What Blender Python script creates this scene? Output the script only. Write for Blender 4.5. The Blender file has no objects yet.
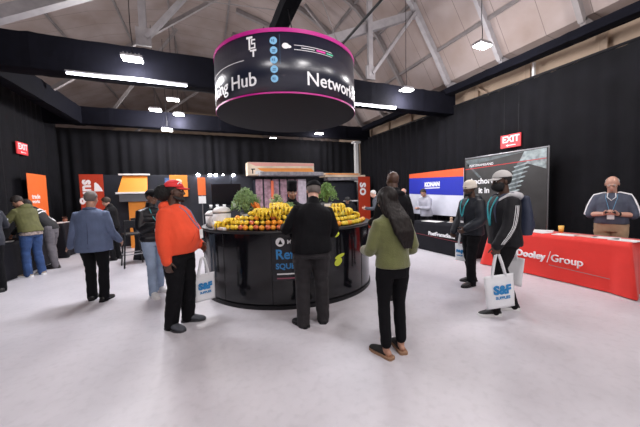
import bpy, bmesh, math, random
from math import sin, cos, pi, radians as R
from mathutils import Vector as V, Matrix as M, noise
from mathutils.bvhtree import BVHTree
random.seed(7)
SC = bpy.context.scene
COL = SC.collection

# ---------------------------------------------------------------- camera, world, lights, exposure
CAMZ = 1.54
cd = bpy.data.cameras.new('camera'); cd.lens = 16.0; cd.sensor_width = 36.0; cd.clip_start = 0.05; cd.clip_end = 200
cam = bpy.data.objects.new('camera', cd); COL.objects.link(cam)
yaw, pitch, roll = R(22), R(-3.6), R(-1.5)
fw = V((sin(yaw)*cos(pitch), cos(yaw)*cos(pitch), sin(pitch)))
r0 = V((cos(yaw), -sin(yaw), 0)); u0 = r0.cross(fw)
rr = r0*cos(roll)+u0*sin(roll); uu = u0*cos(roll)-r0*sin(roll)
cam.matrix_world = M(((rr.x, uu.x, -fw.x, 0), (rr.y, uu.y, -fw.y, 0), (rr.z, uu.z, -fw.z, CAMZ), (0, 0, 0, 1)))
SC.camera = cam
w = bpy.data.worlds.new('world'); SC.world = w; w.use_nodes = True
w.node_tree.nodes['Background'].inputs[0].default_value = (0.9, 0.92, 1, 1)
w.node_tree.nodes['Background'].inputs[1].default_value = 0.25
SC.view_settings.view_transform = 'Standard'; SC.view_settings.look = 'None'
SC.view_settings.exposure = 0.40; SC.view_settings.gamma = 1.0; SC.view_settings.use_curve_mapping = False
LAMP_W = 95.0      # light of each high-bay lamp
TUBE_W = 70.0

# ---------------------------------------------------------------- helpers
MATS = {}
def mat(name, col, rough=0.6, metal=0.0, var=0.0, vs=8.0, bump=0.0, bs=60.0, emit=0.0, spec=0.5, coat=0.0, sheen=0.0):
    if name in MATS: return MATS[name]
    m = bpy.data.materials.new(name); m.use_nodes = True
    nt = m.node_tree; b = nt.nodes['Principled BSDF']
    c = (*col, 1)
    b.inputs['Base Color'].default_value = c; b.inputs['Roughness'].default_value = rough
    b.inputs['Metallic'].default_value = metal; b.inputs['Specular IOR Level'].default_value = spec
    b.inputs['Coat Weight'].default_value = coat; b.inputs['Sheen Weight'].default_value = sheen
    if emit: b.inputs['Emission Color'].default_value = c; b.inputs['Emission Strength'].default_value = emit
    tc = nt.nodes.new('ShaderNodeTexCoord')
    if var or True:
        n = nt.nodes.new('ShaderNodeTexNoise'); n.inputs['Scale'].default_value = vs; n.inputs['Detail'].default_value = 5
        nt.links.new(tc.outputs['Object'], n.inputs['Vector'])
        cr = nt.nodes.new('ShaderNodeValToRGB'); v = max(var, 0.03)
        cr.color_ramp.elements[0].position = 0.3; cr.color_ramp.elements[1].position = 0.7
        cr.color_ramp.elements[0].color = (*[x*(1-v) for x in col], 1)
        cr.color_ramp.elements[1].color = (*[min(1, x*(1+v)) for x in col], 1)
        nt.links.new(n.outputs['Fac'], cr.inputs[0]); nt.links.new(cr.outputs[0], b.inputs['Base Color'])
    if bump:
        n2 = nt.nodes.new('ShaderNodeTexNoise'); n2.inputs['Scale'].default_value = bs; n2.inputs['Detail'].default_value = 4
        nt.links.new(tc.outputs['Object'], n2.inputs['Vector'])
        bp = nt.nodes.new('ShaderNodeBump'); bp.inputs['Strength'].default_value = bump; bp.inputs['Distance'].default_value = 0.01
        nt.links.new(n2.outputs['Fac'], bp.inputs['Height']); nt.links.new(bp.outputs[0], b.inputs['Normal'])
    MATS[name] = m
    return m

def mkobj(name, me, m=None, parent=None, smooth=False):
    o = bpy.data.objects.new(name, me); COL.objects.link(o)
    if m is not None: me.materials.append(m)
    if smooth:
        me.polygons.foreach_set('use_smooth', [True]*len(me.polygons))
    if parent: o.parent = parent
    return o
def obj(name, bm, m=None, parent=None, smooth=False):
    me = bpy.data.meshes.new(name); bmesh.ops.recalc_face_normals(bm, faces=bm.faces[:]); bm.to_mesh(me); bm.free()
    return mkobj(name, me, m, parent, smooth)
def tag(o, label=None, cat=None, group=None, kind=None):
    if label: o['label'] = label
    if cat: o['category'] = cat
    if group: o['group'] = group
    if kind: o['kind'] = kind
    return o
def empty(name, loc=(0, 0, 0), rz=0.0, label=None, cat=None, group=None):
    o = bpy.data.objects.new(name, None); o.empty_display_size = 0.1; COL.objects.link(o)
    o.location = loc; o.rotation_euler = (0, 0, rz)
    return tag(o, label, cat, group)
def struct(o): o['kind'] = 'structure'; return o
def copy_tree(o, parent=None):
    c = o.copy(); COL.objects.link(c); c.parent = parent
    for ch in list(o.children): copy_tree(ch, c)
    return c

def box(bm, c, s, rot=None, bev=0.0):
    vs = []
    for dx in (-.5, .5):
        for dy in (-.5, .5):
            for dz in (-.5, .5):
                p = V((dx*s[0], dy*s[1], dz*s[2]))
                if rot is not None: p = rot @ p
                vs.append(bm.verts.new(p+V(c)))
    f = []
    for q in ((0, 1, 3, 2), (4, 6, 7, 5), (0, 4, 5, 1), (2, 3, 7, 6), (0, 2, 6, 4), (1, 5, 7, 3)):
        f.append(bm.faces.new([vs[i] for i in q]))
    if bev:
        es = list({e for ff in f for e in ff.edges})
        bmesh.ops.bevel(bm, geom=es, offset=bev, segments=2, affect='EDGES', profile=0.5)
    return vs
def beam(bm, a, b, w, h=None, up=V((0, 0, 1))):
    a, b = V(a), V(b); d = b-a; L = d.length; d.normalize(); h = h or w
    if abs(d.dot(up)) > .99: up = V((0, 1, 0))
    x = d.cross(up).normalized(); z = x.cross(d)
    rot = M((x, d, z)).transposed()
    box(bm, (a+b)/2, (w, L, h), rot)
def loft(bm, rings, n=16, cap=True, close=False):
    """rings: (centre, axis vector a, axis vector b)"""
    prev = None; first = None
    for c, a, b in rings:
        cur = [bm.verts.new(c+a*cos(2*pi*i/n)+b*sin(2*pi*i/n)) for i in range(n)]
        if prev:
            for i in range(n): bm.faces.new((prev[i], prev[(i+1) % n], cur[(i+1) % n], cur[i]))
        else: first = cur
        prev = cur
    if cap:
        bm.faces.new(first[::-1]); bm.faces.new(prev)
def tube(bm, pts, rad, n=12, round_ends=True, ref=None, flat=1.0):
    pts = [V(p) for p in pts]; k = len(pts)
    if not hasattr(rad, '__len__'): rad = [rad]*k
    tan = [(pts[min(i+1, k-1)]-pts[max(i-1, 0)]).normalized() for i in range(k)]
    ref = V(ref) if ref else (V((0, 0, 1)) if abs(tan[0].z) < .9 else V((1, 0, 0)))
    rings = []; x = None
    for i in range(k):
        t = tan[i]; base = ref if x is None else x
        x = (base-t*base.dot(t))
        if x.length < 1e-5: x = t.orthogonal()
        x.normalize(); y = t.cross(x)
        rings.append((pts[i], x*rad[i], y*rad[i]*flat))
    if round_ends:
        def endr(r, t, rd): 
            return [(r[0]+t*rd*s, r[1]*c, r[2]*c) for s, c in ((.5, .86), (.85, .5), (.98, .15))]
        st = endr(rings[0], -tan[0], rad[0])[::-1]; en = endr(rings[-1], tan[-1], rad[-1])
        rings = st+rings+en
    loft(bm, rings, n)
def ell(bm, c, r, rot=None, seg=16, ring=10):
    c = V(c); rings = []
    for i in range(ring+1):
        a = pi*(0.02+0.96*i/ring)
        p = V((0, 0, -cos(a)*r[2])); x = V((sin(a)*r[0], 0, 0)); y = V((0, sin(a)*r[1], 0))
        if rot is not None: p, x, y = rot @ p, rot @ x, rot @ y
        rings.append((c+p, x, y))
    loft(bm, rings, seg)
def lathe(bm, prof, c=(0, 0, 0), n=32, a0=0, a1=2*pi):
    c = V(c); full = abs(a1-a0-2*pi) < 1e-6; prev = None
    m_ = n if full else n+1
    for r, z in prof:
        cur = [bm.verts.new(c+V((r*cos(a0+(a1-a0)*i/n), r*sin(a0+(a1-a0)*i/n), z))) for i in range(m_)]
        if prev:
            for i in range(n):
                j = (i+1) % m_
                bm.faces.new((prev[i], prev[j], cur[j], cur[i]))
        prev = cur
def poly(bm, pts, depth=V((0, 0, 0.002))):
    a = [bm.verts.new(V(p)) for p in pts]; b = [bm.verts.new(V(p)+V(depth)) for p in pts]
    n = len(a); bm.faces.new(a[::-1]); bm.faces.new(b)
    for i in range(n): bm.faces.new((a[i], a[(i+1) % n], b[(i+1) % n], b[i]))

WORK = bpy.data.scenes.new('workbench_scene')      # an empty scene in which single meshes are evaluated quickly
def baked(o):
    vl = WORK.view_layers[0]; vl.update()
    return bpy.data.meshes.new_from_object(o.evaluated_get(vl.depsgraph))
def remesh(bm, vox, smooth=2, wr=0.0, wf=9.0, seed=0.0, wz=1.0):
    me = bpy.data.meshes.new('tmp'); bmesh.ops.recalc_face_normals(bm, faces=bm.faces[:]); bm.to_mesh(me); bm.free()
    o = bpy.data.objects.new('tmp', me); WORK.collection.objects.link(o)
    md = o.modifiers.new('r', 'REMESH'); md.mode = 'VOXEL'; md.voxel_size = vox
    if smooth:
        s = o.modifiers.new('s', 'SMOOTH'); s.factor = 0.5; s.iterations = smooth
    out = baked(o)
    bpy.data.objects.remove(o); bpy.data.meshes.remove(me)
    if wr:
        ns = [v.normal.copy() for v in out.vertices]
        for v, nv in zip(out.vertices, ns):
            p = v.co
            q = V((p.x*wf+seed, p.y*wf, p.z*wf*wz))
            d = noise.noise(q)*.7+noise.noise(q*2.1)*.3
            r_ = 1-abs(noise.noise(q*0.9+V((3, 7, 1))))*2.2
            v.co = p+nv*wr*(d+0.35*r_)
    return out

def text_mesh(s, size, ext=0.002, bold=0.0, align='LEFT', spacing=1.0, cylR=None, a0=0.0):
    cu = bpy.data.curves.new('t', 'FONT'); cu.body = s; cu.size = size; cu.extrude = ext; cu.offset = bold
    cu.align_x = align; cu.space_character = spacing; cu.resolution_u = 3
    o = bpy.data.objects.new('t', cu); WORK.collection.objects.link(o)
    me = baked(o); bpy.data.objects.remove(o); bpy.data.curves.remove(cu)
    return me
def text(name, s, size, m, mtx, parent=None, ext=0.002, bold=0.0, align='LEFT', spacing=1.0, sx=1.0):
    me = text_mesh(s, size, ext, bold, align, spacing)
    me.transform(mtx @ M.Diagonal((sx, 1, 1, 1)))
    me.update()
    return mkobj(name, me, m, parent)
def frame(origin, x, y):
    x, y = V(x).normalized(), V(y).normalized(); z = x.cross(y); o = V(origin)
    return M(((x.x, y.x, z.x, o.x), (x.y, y.y, z.y, o.y), (x.z, y.z, z.z, o.z), (0, 0, 0, 1)))
def bend(me, c, rad, a0, z0, off=0.0):
    """wrap a flat mesh (x along arc, y up) round a vertical cylinder seen from outside"""
    for v in me.vertices:
        a = a0+v.co.x/rad; r_ = rad+v.co.z+off
        v.co = V((c[0]+r_*cos(a), c[1]+r_*sin(a), z0+v.co.y))
    me.update()

# ---------------------------------------------------------------- materials
BLACKCLOTH = mat('black_drape', (0.0045, 0.0045, 0.0068), 0.9, var=.25, vs=3, bump=.15, bs=120, spec=.25)
WRAP = mat('black_wrap', (0.0028, 0.003, 0.0065), 0.85, var=.2, spec=.12)
STEEL = mat('painted_steel', (0.30, 0.285, 0.30), 0.5, var=.12, vs=6)
STEELD = mat('dull_steel', (0.20, 0.18, 0.18), 0.6, var=.15, vs=6)
WHITE = mat('white_paint', (0.8, 0.8, 0.8), 0.5)
WLET = mat('white_lettering', (0.9, 0.9, 0.92), 0.5)
GLOW = mat('lamp_glow', (1.0, 0.97, 0.95), 0.5, emit=14.0)
TUBEGLOW = mat('tube_glow', (0.86, 0.88, 1.0), 0.5, emit=7.0)
GLOSSBLK = mat('gloss_black', (0.005, 0.005, 0.007), 0.13, coat=.25, spec=.4)
SATINBLK = mat('satin_black', (0.007, 0.007, 0.009), 0.45, spec=.3)
ORANGE = mat('orange_print', (0.86, 0.16, 0.03), 0.55)
AMBER = mat('amber_print', (0.80, 0.27, 0.03), 0.55)
REDP = mat('red_print', (0.46, 0.035, 0.008), 0.55)
METAL = mat('grey_metal', (0.35, 0.35, 0.37), 0.35, metal=.8)

# ---------------------------------------------------------------- floor
def floor_mat():
    m = mat('concrete_floor', (0.60, 0.575, 0.61), 0.32, spec=.35)
    nt = m.node_tree; b = nt.nodes['Principled BSDF']; tc = nt.nodes['Texture Coordinate']
    n1 = nt.nodes.new('ShaderNodeTexNoise'); n1.inputs['Scale'].default_value = 0.7; n1.inputs['Detail'].default_value = 9; n1.inputs['Roughness'].default_value = .62
    cr = nt.nodes.new('ShaderNodeValToRGB')
    cr.color_ramp.elements[0].position = .32; cr.color_ramp.elements[0].color = (0.52, 0.50, 0.535, 1)
    cr.color_ramp.elements[1].position = .66; cr.color_ramp.elements[1].color = (0.635, 0.61, 0.65, 1)
    nt.links.new(tc.outputs['Object'], n1.inputs['Vector']); nt.links.new(n1.outputs['Fac'], cr.inputs[0])
    n2 = nt.nodes.new('ShaderNodeTexNoise'); n2.inputs['Scale'].default_value = 14; n2.inputs['Detail'].default_value = 8
    nt.links.new(tc.outputs['Object'], n2.inputs['Vector'])
    c2 = nt.nodes.new('ShaderNodeValToRGB'); c2.color_ramp.elements[0].position = .28; c2.color_ramp.elements[0].color = (.92, .92, .92, 1)
    c2.color_ramp.elements[1].position = .5; c2.color_ramp.elements[1].color = (1, 1, 1, 1)
    nt.links.new(n2.outputs['Fac'], c2.inputs[0])
    mx = nt.nodes.new('ShaderNodeMix'); mx.data_type = 'RGBA'; mx.blend_type = 'MULTIPLY'; mx.inputs['Factor'].default_value = 1
    nt.links.new(cr.outputs[0], mx.inputs[6]); nt.links.new(c2.outputs[0], mx.inputs[7])
    nt.links.new(mx.outputs[2], b.inputs['Base Color'])
    rr_ = nt.nodes.new('ShaderNodeMapRange'); rr_.inputs['To Min'].default_value = .28; rr_.inputs['To Max'].default_value = .5
    nt.links.new(n1.outputs['Fac'], rr_.inputs[0]); nt.links.new(rr_.outputs[0], b.inputs['Roughness'])
    return m
bm = bmesh.new(); box(bm, (-1, 7, -.05), (24, 40, .1)); struct(obj('floor', bm, floor_mat()))

# ---------------------------------------------------------------- building shell: walls and arched roof
WALLM = mat('tan_board', (0.36, 0.27, 0.20), 0.8, var=.12, vs=2, bump=.2, bs=12)
bm = bmesh.new(); box(bm, (7.5, 7, 2.6), (.2, 40, 5.2)); struct(obj('wall_right', bm, WALLM))
bm = bmesh.new(); box(bm, (-12.9, 7, 2.0), (.2, 40, 4.4)); struct(obj('wall_left', bm, WALLM))
bm = bmesh.new(); box(bm, (-1, 27.0, 4.8), (24, .2, 9.6)); struct(obj('wall_back', bm, WALLM))
bm = bmesh.new(); box(bm, (-1, -13.0, 4.8), (24, .2, 9.6)); struct(obj('wall_front', bm, WALLM))
PROF = [(7.42, 4.80), (6.95, 4.84), (6.45, 5.62), (6.02, 6.25), (5.62, 6.85), (4.85, 7.55), (3.6, 8.25), (1.5, 8.8), (-1, 8.9), (-3.5, 8.3), (-6, 7.3), (-9, 5.7), (-11.5, 4.3), (-12.95, 3.5)]
def roof_mat():
    m = mat('roof_planks', (0.36, 0.31, 0.30), 0.8)
    nt = m.node_tree; b = nt.nodes['Principled BSDF']; tc = nt.nodes['Texture Coordinate']
    n1 = nt.nodes.new('ShaderNodeTexNoise'); n1.inputs['Scale'].default_value = .9; n1.inputs['Detail'].default_value = 8
    cr = nt.nodes.new('ShaderNodeValToRGB'); cr.color_ramp.elements[0].position = .3; cr.color_ramp.elements[0].color = (.235, .18, .16, 1)
    cr.color_ramp.elements[1].position = .7; cr.color_ramp.elements[1].color = (.34, .285, .275, 1)
    nt.links.new(tc.outputs['Object'], n1.inputs['Vector']); nt.links.new(n1.outputs['Fac'], cr.inputs[0])
    # board joints running across the roof every 0.8 m
    sep = nt.nodes.new('ShaderNodeSeparateXYZ'); nt.links.new(tc.outputs['Object'], sep.inputs[0])
    mod = nt.nodes.new('ShaderNodeMath'); mod.operation = 'PINGPONG'; mod.inputs[1].default_value = .4
    nt.links.new(sep.outputs[1], mod.inputs[0])
    lt = nt.nodes.new('ShaderNodeMath'); lt.operation = 'LESS_THAN'; lt.inputs[1].default_value = .006
    nt.links.new(mod.outputs[0], lt.inputs[0])
    mx = nt.nodes.new('ShaderNodeMix'); mx.data_type = 'RGBA'; nt.links.new(lt.outputs[0], mx.inputs['Factor'])
    nt.links.new(cr.outputs[0], mx.inputs[6]); mx.inputs[7].default_value = (.14, .11, .10, 1)
    nt.links.new(mx.outputs[2], b.inputs['Base Color'])
    return m
bm = bmesh.new()
a = [bm.verts.new((x, -13, z)) for x, z in PROF]; b = [bm.verts.new((x, 27, z)) for x, z in PROF]
for i in range(len(PROF)-1): bm.faces.new((a[i], a[i+1], b[i+1], b[i]))
o = struct(obj('ceiling', bm, roof_mat())); md = o.modifiers.new('s', 'SOLIDIFY'); md.thickness = .12; md.offset = 1
bpy.context.view_layer.update()
def roofz(x):
    for (x0, z0), (x1, z1) in zip(PROF, PROF[1:]):
        if x1 <= x <= x0: return z0+(z1-z0)*(x-x0)/(x1-x0)
    return 4
TRIM = [0]
def trim(bm, m):
    TRIM[0] += 1
    return struct(obj('trim_%d' % TRIM[0], bm, m))
# arched ribs
for k, y in enumerate((1.7, 3.35, 5.0, 6.6, 8.3, 10.0, 11.7, 13.4, 15.1, 17, 19)):
    bm = bmesh.new()
    for (x0, z0), (x1, z1) in zip(PROF[:8], PROF[1:8]):
        beam(bm, (x0-.03, y, z0-.09), (x1-.03, y, z1-.09), .13 if k % 3 == 0 else .09, .14)
    trim(bm, STEEL if y in (5.0, 6.6) else STEELD)
# purlins along the hall
for x in (6.42, 5.6, 4.7, 3.2, 1.2, -0.9, -2.6, -4.6, -6.8):
    bm = bmesh.new(); z = roofz(x)-.05
    beam(bm, (x, -6, z), (x, 26, z), .06, .08); trim(bm, STEELD)
# truss webs standing on the wrapped chord
bm = bmesh.new()
for x in (-.95, 4.2):
    box(bm, (x, 6.6, 4.72), (.26, .06, .34))
    beam(bm, (x, 6.6, 4.6), (x, 6.6, roofz(x)-.1), .13, .08)
    beam(bm, (x+.05, 6.6, 4.7), (x+2.3, 6.6, 7.6), .12, .08)
beam(bm, (2.2, 6.75, 5.04), (6.0, 6.75, 6.7), .16, .2)
trim(bm, STEEL)
bm = bmesh.new()
beam(bm, (-6.5, 8.0, 3.87), (2.0, 8.0, 8.4), .2, .24)
trim(bm, STEEL)
bm = bmesh.new()
for y0, s in ((9.3, 1), (13.0, -1), (16, 1)):
    beam(bm, (-3.4, y0, 4.4), (1.2*s+.5, y0, 8.3), .09); beam(bm, (7, y0, 4.4), (3.4, y0, 7.9), .09)
beam(bm, (-12, 14.5, 5.3), (7.3, 14.5, 5.3), .1, .14)
beam(bm, (-12, 9.8, 5.0), (7.3, 9.8, 5.0), .035, .035)
trim(bm, STEELD)
# crossed wires and thin rods above the drum
bm = bmesh.new()
tube(bm, [(-.2, 5.8, 5.1), (3.9, 5.6, 6.9)], .012, n=5); tube(bm, [(2.4, 4.6, 3.9), (1.0, 4.3, 6.6)], .008, n=5)
tube(bm, [(-3.5, 7.0, 5.2), (-.2, 7.0, 6.3)], .014, n=5); tube(bm, [(-3.6, 7.4, 5.8), (2.2, 7.2, 6.2)], .012, n=5)
trim(bm, STEELD)
# posts on the side wall above the drapes
bm = bmesh.new()
for y in (-1, 0.4, 1.8, 3.2, 4.6, 6.0, 7.4, 8.8, 10.2, 11.6): box(bm, (7.36, y, 4.5), (.1, .12, 1.0))
box(bm, (7.36, 7, 4.76), (.1, 26, .06)); beam(bm, (7.3, 5.3, 3.9), (7.3, 6.1, 4.6), .06)
trim(bm, mat('tan_post', (0.30, 0.22, 0.16), .7, var=.15))
bm = bmesh.new(); box(bm, (7.25, 4.42, 4.22), (.06, .05, .55)); trim(bm, WHITE)
bm = bmesh.new(); box(bm, (6.64, 11.75, 2.0), (.16, .16, 4.0), bev=.01)
box(bm, (6.64, 11.75, 3.95), (.34, .3, .08)); trim(bm, WHITE)

# ---------------------------------------------------------------- fabric-wrapped beams
def wrapped(name, a, b, w, h, label):
    bm = bmesh.new(); a, b = V(a), V(b); L = (b-a).length; d = (b-a).normalized(); x = d.cross(V((0, 0, 1))); n = int(L/.12)
    prof = [(-.5, -.5), (-.25, -.515), (0, -.52), (.25, -.515), (.5, -.5), (.5, -.2), (.5, .15), (.5, .5), (.2, .5), (-.2, .5), (-.5, .5), (-.5, .15), (-.5, -.2)]
    prev = None
    for i in range(n+1):
        c = a+d*L*i/n; cur = []
        for j, (px, pz) in enumerate(prof):
            wv = .012*noise.noise(V((i*.35, j*2.3, a.x)))+(.01 if i % 14 == 0 else 0)
            cur.append(bm.verts.new(c+x*w*px*(1+wv*4)+V((0, 0, h*pz+wv))))
        if prev:
            for j in range(len(prof)): k = (j+1) % len(prof); bm.faces.new((prev[j], prev[k], cur[k], cur[j]))
        else: bm.faces.new(cur)
        prev = cur
    bm.faces.new(prev[::-1])
    return tag(obj(name, bm, WRAP), label, 'beam')
wrapped('wrapped_beam', (-4.3, 6.6, 4.125), (7.0, 6.6, 4.125), .35, .59, 'deep black fabric-wrapped roof beam crossing the hall behind the round sign')
wrapped('wrapped_beam', (-4.4, 11.3, 4.25), (7.0, 11.3, 4.25), .35, .52, 'black fabric-wrapped roof beam crossing the far end above the back drape')
wrapped('wrapped_beam', (6.72, -5, 4.44), (6.72, 11.5, 4.44), .26, .17, 'long black wrapped beam running along the top of the right wall')
wrapped('wrapped_beam', (-4.25, -1, 4.55), (-3.55, 11.4, 4.22), .3, .5, 'black wrapped beam running along the top of the left wall')
wrapped('wrapped_beam', (1.46, -4.5, 4.75), (1.46, 6.5, 4.75), .24, .24, 'black wrapped beam running overhead to the round hanging sign')
bm = bmesh.new(); tube(bm, [(3.12, -4, 5.02), (3.12, 6.55, 5.02)], .028, n=8)
tag(obj('black_pipe', bm, SATINBLK), 'thin black pipe running overhead to the right of the round sign', 'pipe')

# ---------------------------------------------------------------- drapes
def drape(name, a, b, top, label, seed, amp=.085, bot=0.02):
    bm = bmesh.new(); a, b = V(a), V(b); L = (b-a).length; d = (b-a).normalized(); nrm = d.cross(V((0, 0, 1)))
    n = int(L/.035); rows = 8; prev = None
    for i in range(n+1):
        s = L*i/n; cur = []
        ph = s*17+2.2*noise.noise(V((s*.8, seed, 0)))*3
        f = amp*(sin(ph)*.6+noise.noise(V((s*5, seed, 3)))*.9)
        for j in range(rows+1):
            t = j/rows
            k = .45+.55*t if j else .3
            z = top+(bot-top)*t
            cur.append(bm.verts.new(a+d*s+nrm*(f*k+.012*noise.noise(V((s*3, t*4, seed))))+V((0, 0, z-a.z))))
        if prev:
            for j in range(rows): bm.faces.new((prev[j], prev[j+1], cur[j+1], cur[j]))
        prev = cur
    o = obj(name, bm, BLACKCLOTH, smooth=True)
    md = o.modifiers.new('s', 'SOLIDIFY'); md.thickness = .006
    return tag(o, label, 'curtain')
drape('drape', (6.92, -4, 0), (6.92, 11.9, 0), 4.02, 'tall black pleated drape covering the right wall', 1)
drape('drape', (-4.6, 11.95, 0), (6.9, 11.95, 0), 3.99, 'tall black pleated drape closing the far end of the hall', 5)
drape('drape', (-4.85, -2, 0), (-4.38, 11.9, 0), 4.6, 'tall black pleated drape covering the left wall', 9)
bm = bmesh.new(); tube(bm, [(6.92, -4, 4.05), (6.92, 11.9, 4.05)], .03, n=8)
tag(obj('drape_rail', bm, SATINBLK), 'black rail carrying the right wall drape', 'rail')

# ---------------------------------------------------------------- ceiling lamps
def lamp(loc, label, wire=2.5, power=LAMP_W, rz=0.0, grp=None):
    t = empty('high_bay_lamp', loc, rz, label, 'lamp', grp)
    bm = bmesh.new(); box(bm, (0, 0, .05), (.34, .22, .05), bev=.012)
    for i in range(5): box(bm, (-.12+.06*i, 0, .085), (.012, .18, .03))
    obj('housing', bm, METAL, t)
    bm = bmesh.new(); box(bm, (0, 0, .015), (.32, .2, .025), bev=.01); obj('lens', bm, GLOW, t)
    bm = bmesh.new(); tube(bm, [(0, 0, .09), (.01, 0, .3), (-.01, .01, .6), (0, 0, wire)], .007, n=5); obj('cord', bm, SATINBLK, t)
    if power:
        ld = bpy.data.lights.new('lamp_light', 'POINT'); ld.energy = power; ld.shadow_soft_size = .2; ld.color = (1, .965, .97)
        lo = bpy.data.objects.new('lamp_light', ld); COL.objects.link(lo); lo.parent = t; lo.location = (0, 0, -.24)
    return t
lamp((-1.08, 6.15, 4.06), 'glowing ceiling lamp hanging in front of the long black beam, left of the sign', 3.9)
lamp((-1.3, 10.4, 4.34), 'small glowing far lamp, leftmost of those below the left tube light', 2.6, 150)
lamp((-.73, 9.7, 4.5), 'small glowing lamp hanging highest of the far group beneath the tube light', 2.6, 150)
lamp((-.67, 10.95, 4.40), 'small glowing lamp just in front of the back beam, right of the far group', 2.6)
lamp((-1.06, 11.0, 3.86), 'lowest small glowing lamp of the far group, against the back drape', 3, 25)
lamp((5.0, 6.15, 4.2), 'glowing ceiling lamp just right of the round sign, before the black beam', 3.0)
lamp((5.43, 4.32, 4.5), 'glowing ceiling lamp near the right wall above the exit sign', 2.2)
lamp((4.45, 10.9, 4.04), 'small glowing lamp seen just below the round hanging sign', 3, 60)
for x, y in ((-.8, 16.0), (3.5, 15.0), (-6.5, 6.0), (-7.0, 12.0)):  # unseen lamps, added only to brighten the left and far roof
    lamp((x, y, 4.6), 'unseen lamp added beyond the drapes to brighten the roof', 2.2, 130, grp='added unseen lamps beyond the drapes')
for x in (-1.4, 1.9, 5.3):
    for y in (1.2, -2.2, -5.8):
        lamp((x, y, 4.9), 'glowing ceiling lamp over the near part of the hall', 2.2, LAMP_W*1.15, grp='lamps over the near hall')
def tube_light(x0, x1, y, z, label):
    t = empty('tube_light', ((x0+x1)/2, y, z), 0, label, 'light fixture'); L = x1-x0
    bm = bmesh.new(); box(bm, (0, 0, .035), (L, .07, .03), bev=.008); obj('casing', bm, METAL, t)
    bm = bmesh.new(); tube(bm, [(-L/2+.03, 0, 0), (L/2-.03, 0, 0)], .02, n=10); obj('glowing_tube', bm, TUBEGLOW, t)
    ld = bpy.data.lights.new('tube_lamp', 'AREA'); ld.shape = 'RECTANGLE'; ld.size = L; ld.size_y = .06; ld.energy = TUBE_W; ld.color = (.9, .92, 1)
    lo = bpy.data.objects.new('tube_lamp', ld); COL.objects.link(lo); lo.parent = t; lo.location = (0, 0, -.04)
tube_light(-2.15, -.2, 6.40, 3.80, 'long glowing tube light under the black beam left of the round sign')
tube_light(3.2, 4.85, 6.40, 3.80, 'long glowing tube light under the black beam right of the round sign')

# ---------------------------------------------------------------- signs and graphic panels
RX = lambda o: frame(o, (0, -1, 0), (0, 0, 1))      # right wall, facing -X
LX = lambda o: frame(o, (0, 1, 0), (0, 0, 1))       # left wall, facing +X
BY = lambda o: frame(o, (1, 0, 0), (0, 0, 1))       # back wall, facing -Y
def panel(name, mtx, w, h, m, t=.02, parent=None, bev=.004):
    bm = bmesh.new(); box(bm, (w/2, h/2, -t/2), (w, h, t), bev=bev); bm.transform(mtx)
    return obj(name, bm, m, parent)
def flat(name, mtx, pts, m, parent=None, z=.001):
    bm = bmesh.new(); poly(bm, [(x, y, z) for x, y in pts]); bm.transform(mtx); return obj(name, bm, m, parent)
def rect(x0, y0, x1, y1): return [(x0, y0), (x1, y0), (x1, y1), (x0, y1)]
EXITRED = mat('exit_red', (0.75, 0.05, 0.06), .5, emit=.25)
def exit_sign(mtx, label, up):
    t = empty('exit_sign', mtx.translation, 0, label, 'sign'); m = M.Translation(-mtx.translation) @ mtx
    panel('sign_face', m, .48, .31, EXITRED, .03, t)
    text('lettering', 'EXIT', .21, WLET, m @ M.Translation((.25, .13, .001)), t, bold=.006, align='CENTER', sx=.95)
    flat('small_arrow', m, [(.13, .055), (.19, .085), (.19, .065), (.37, .065), (.37, .045), (.19, .045), (.19, .025)], WLET, t)
    for x in (.08, .42):
        bm = bmesh.new(); beam(bm, (x, .30, -.012), (x, up, -.012), .004); bm.transform(m); obj('hanger_wire', bm, SATINBLK, t)
exit_sign(RX((6.855, 4.92, 2.575)), 'red exit sign hung on the right drape above the dark banner', 1.46)
exit_sign(LX((-4.36, 9.70, 2.82)), 'red exit sign hung on the left drape above the bent figures', 1.78)

# anchor banner
t = empty('backdrop_banner', (6.6, 5.75, 0), 0, 'large dark grey banner with silver screw and white words on the right wall', 'banner')
m = M.Translation((-6.6, -5.75, 0)) @ RX((6.62, 5.75, .0))
panel('banner_cloth', m @ M.Translation((0, .06, 0)), 2.02, 2.36, mat('banner_grey', (0.035, 0.034, 0.034), .45, var=.5, vs=1.5), .02, t)
SILV = mat('print_silver', (0.30, 0.36, 0.37), .5, var=.5, vs=9); SILV2 = mat('print_silver_dark', (0.10, 0.125, 0.13), .5, var=.4, vs=9); REDL = mat('print_red_line', (0.55, 0.03, 0.03), .5)
flat('pale_flash', m, [(1.45, 2.2), (2.0, 1.98), (2.0, 2.41), (1.55, 2.40)], SILV, t, .0015)
flat('light_streak', m, [(.02, 2.38), (1.6, 2.40), (.5, 2.28), (.1, 2.22)], SILV2, t, .0012)
flat('light_streak', m, [(.03, 2.3), (.09, 2.3), (.5, 1.9), (.42, 1.9)], SILV2, t, .0012)
flat('red_line', m, [(.02, 2.13), (2.0, 2.19), (2.0, 2.205), (.02, 2.15)], REDL, t, .003)
flat('screw_shaft', m, [(1.42, 2.2), (1.62, 2.2), (1.12, .9), (.92, .9)], SILV2, t, .002)
bm = bmesh.new()
for i in range(13):
    yy = 2.12-i*.1; xx = 1.51-i*.0395
    poly(bm, [(xx-.19, yy-.035, .003), (xx+.17, yy+.05, .003), (xx+.2, yy+.03, .003), (xx+.16, yy+.015, .003), (xx-.17, yy-.062, .003)])
bm.transform(m); obj('screw_threads', bm, SILV, t)
text('lettering', 'Anchored', .20, WLET, m @ M.Translation((.15, 1.74, .004)), t, bold=.006)
text('lettering', 'it in', .20, WLET, m @ M.Translation((.42, 1.50, .004)), t, bold=.006)
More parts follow.
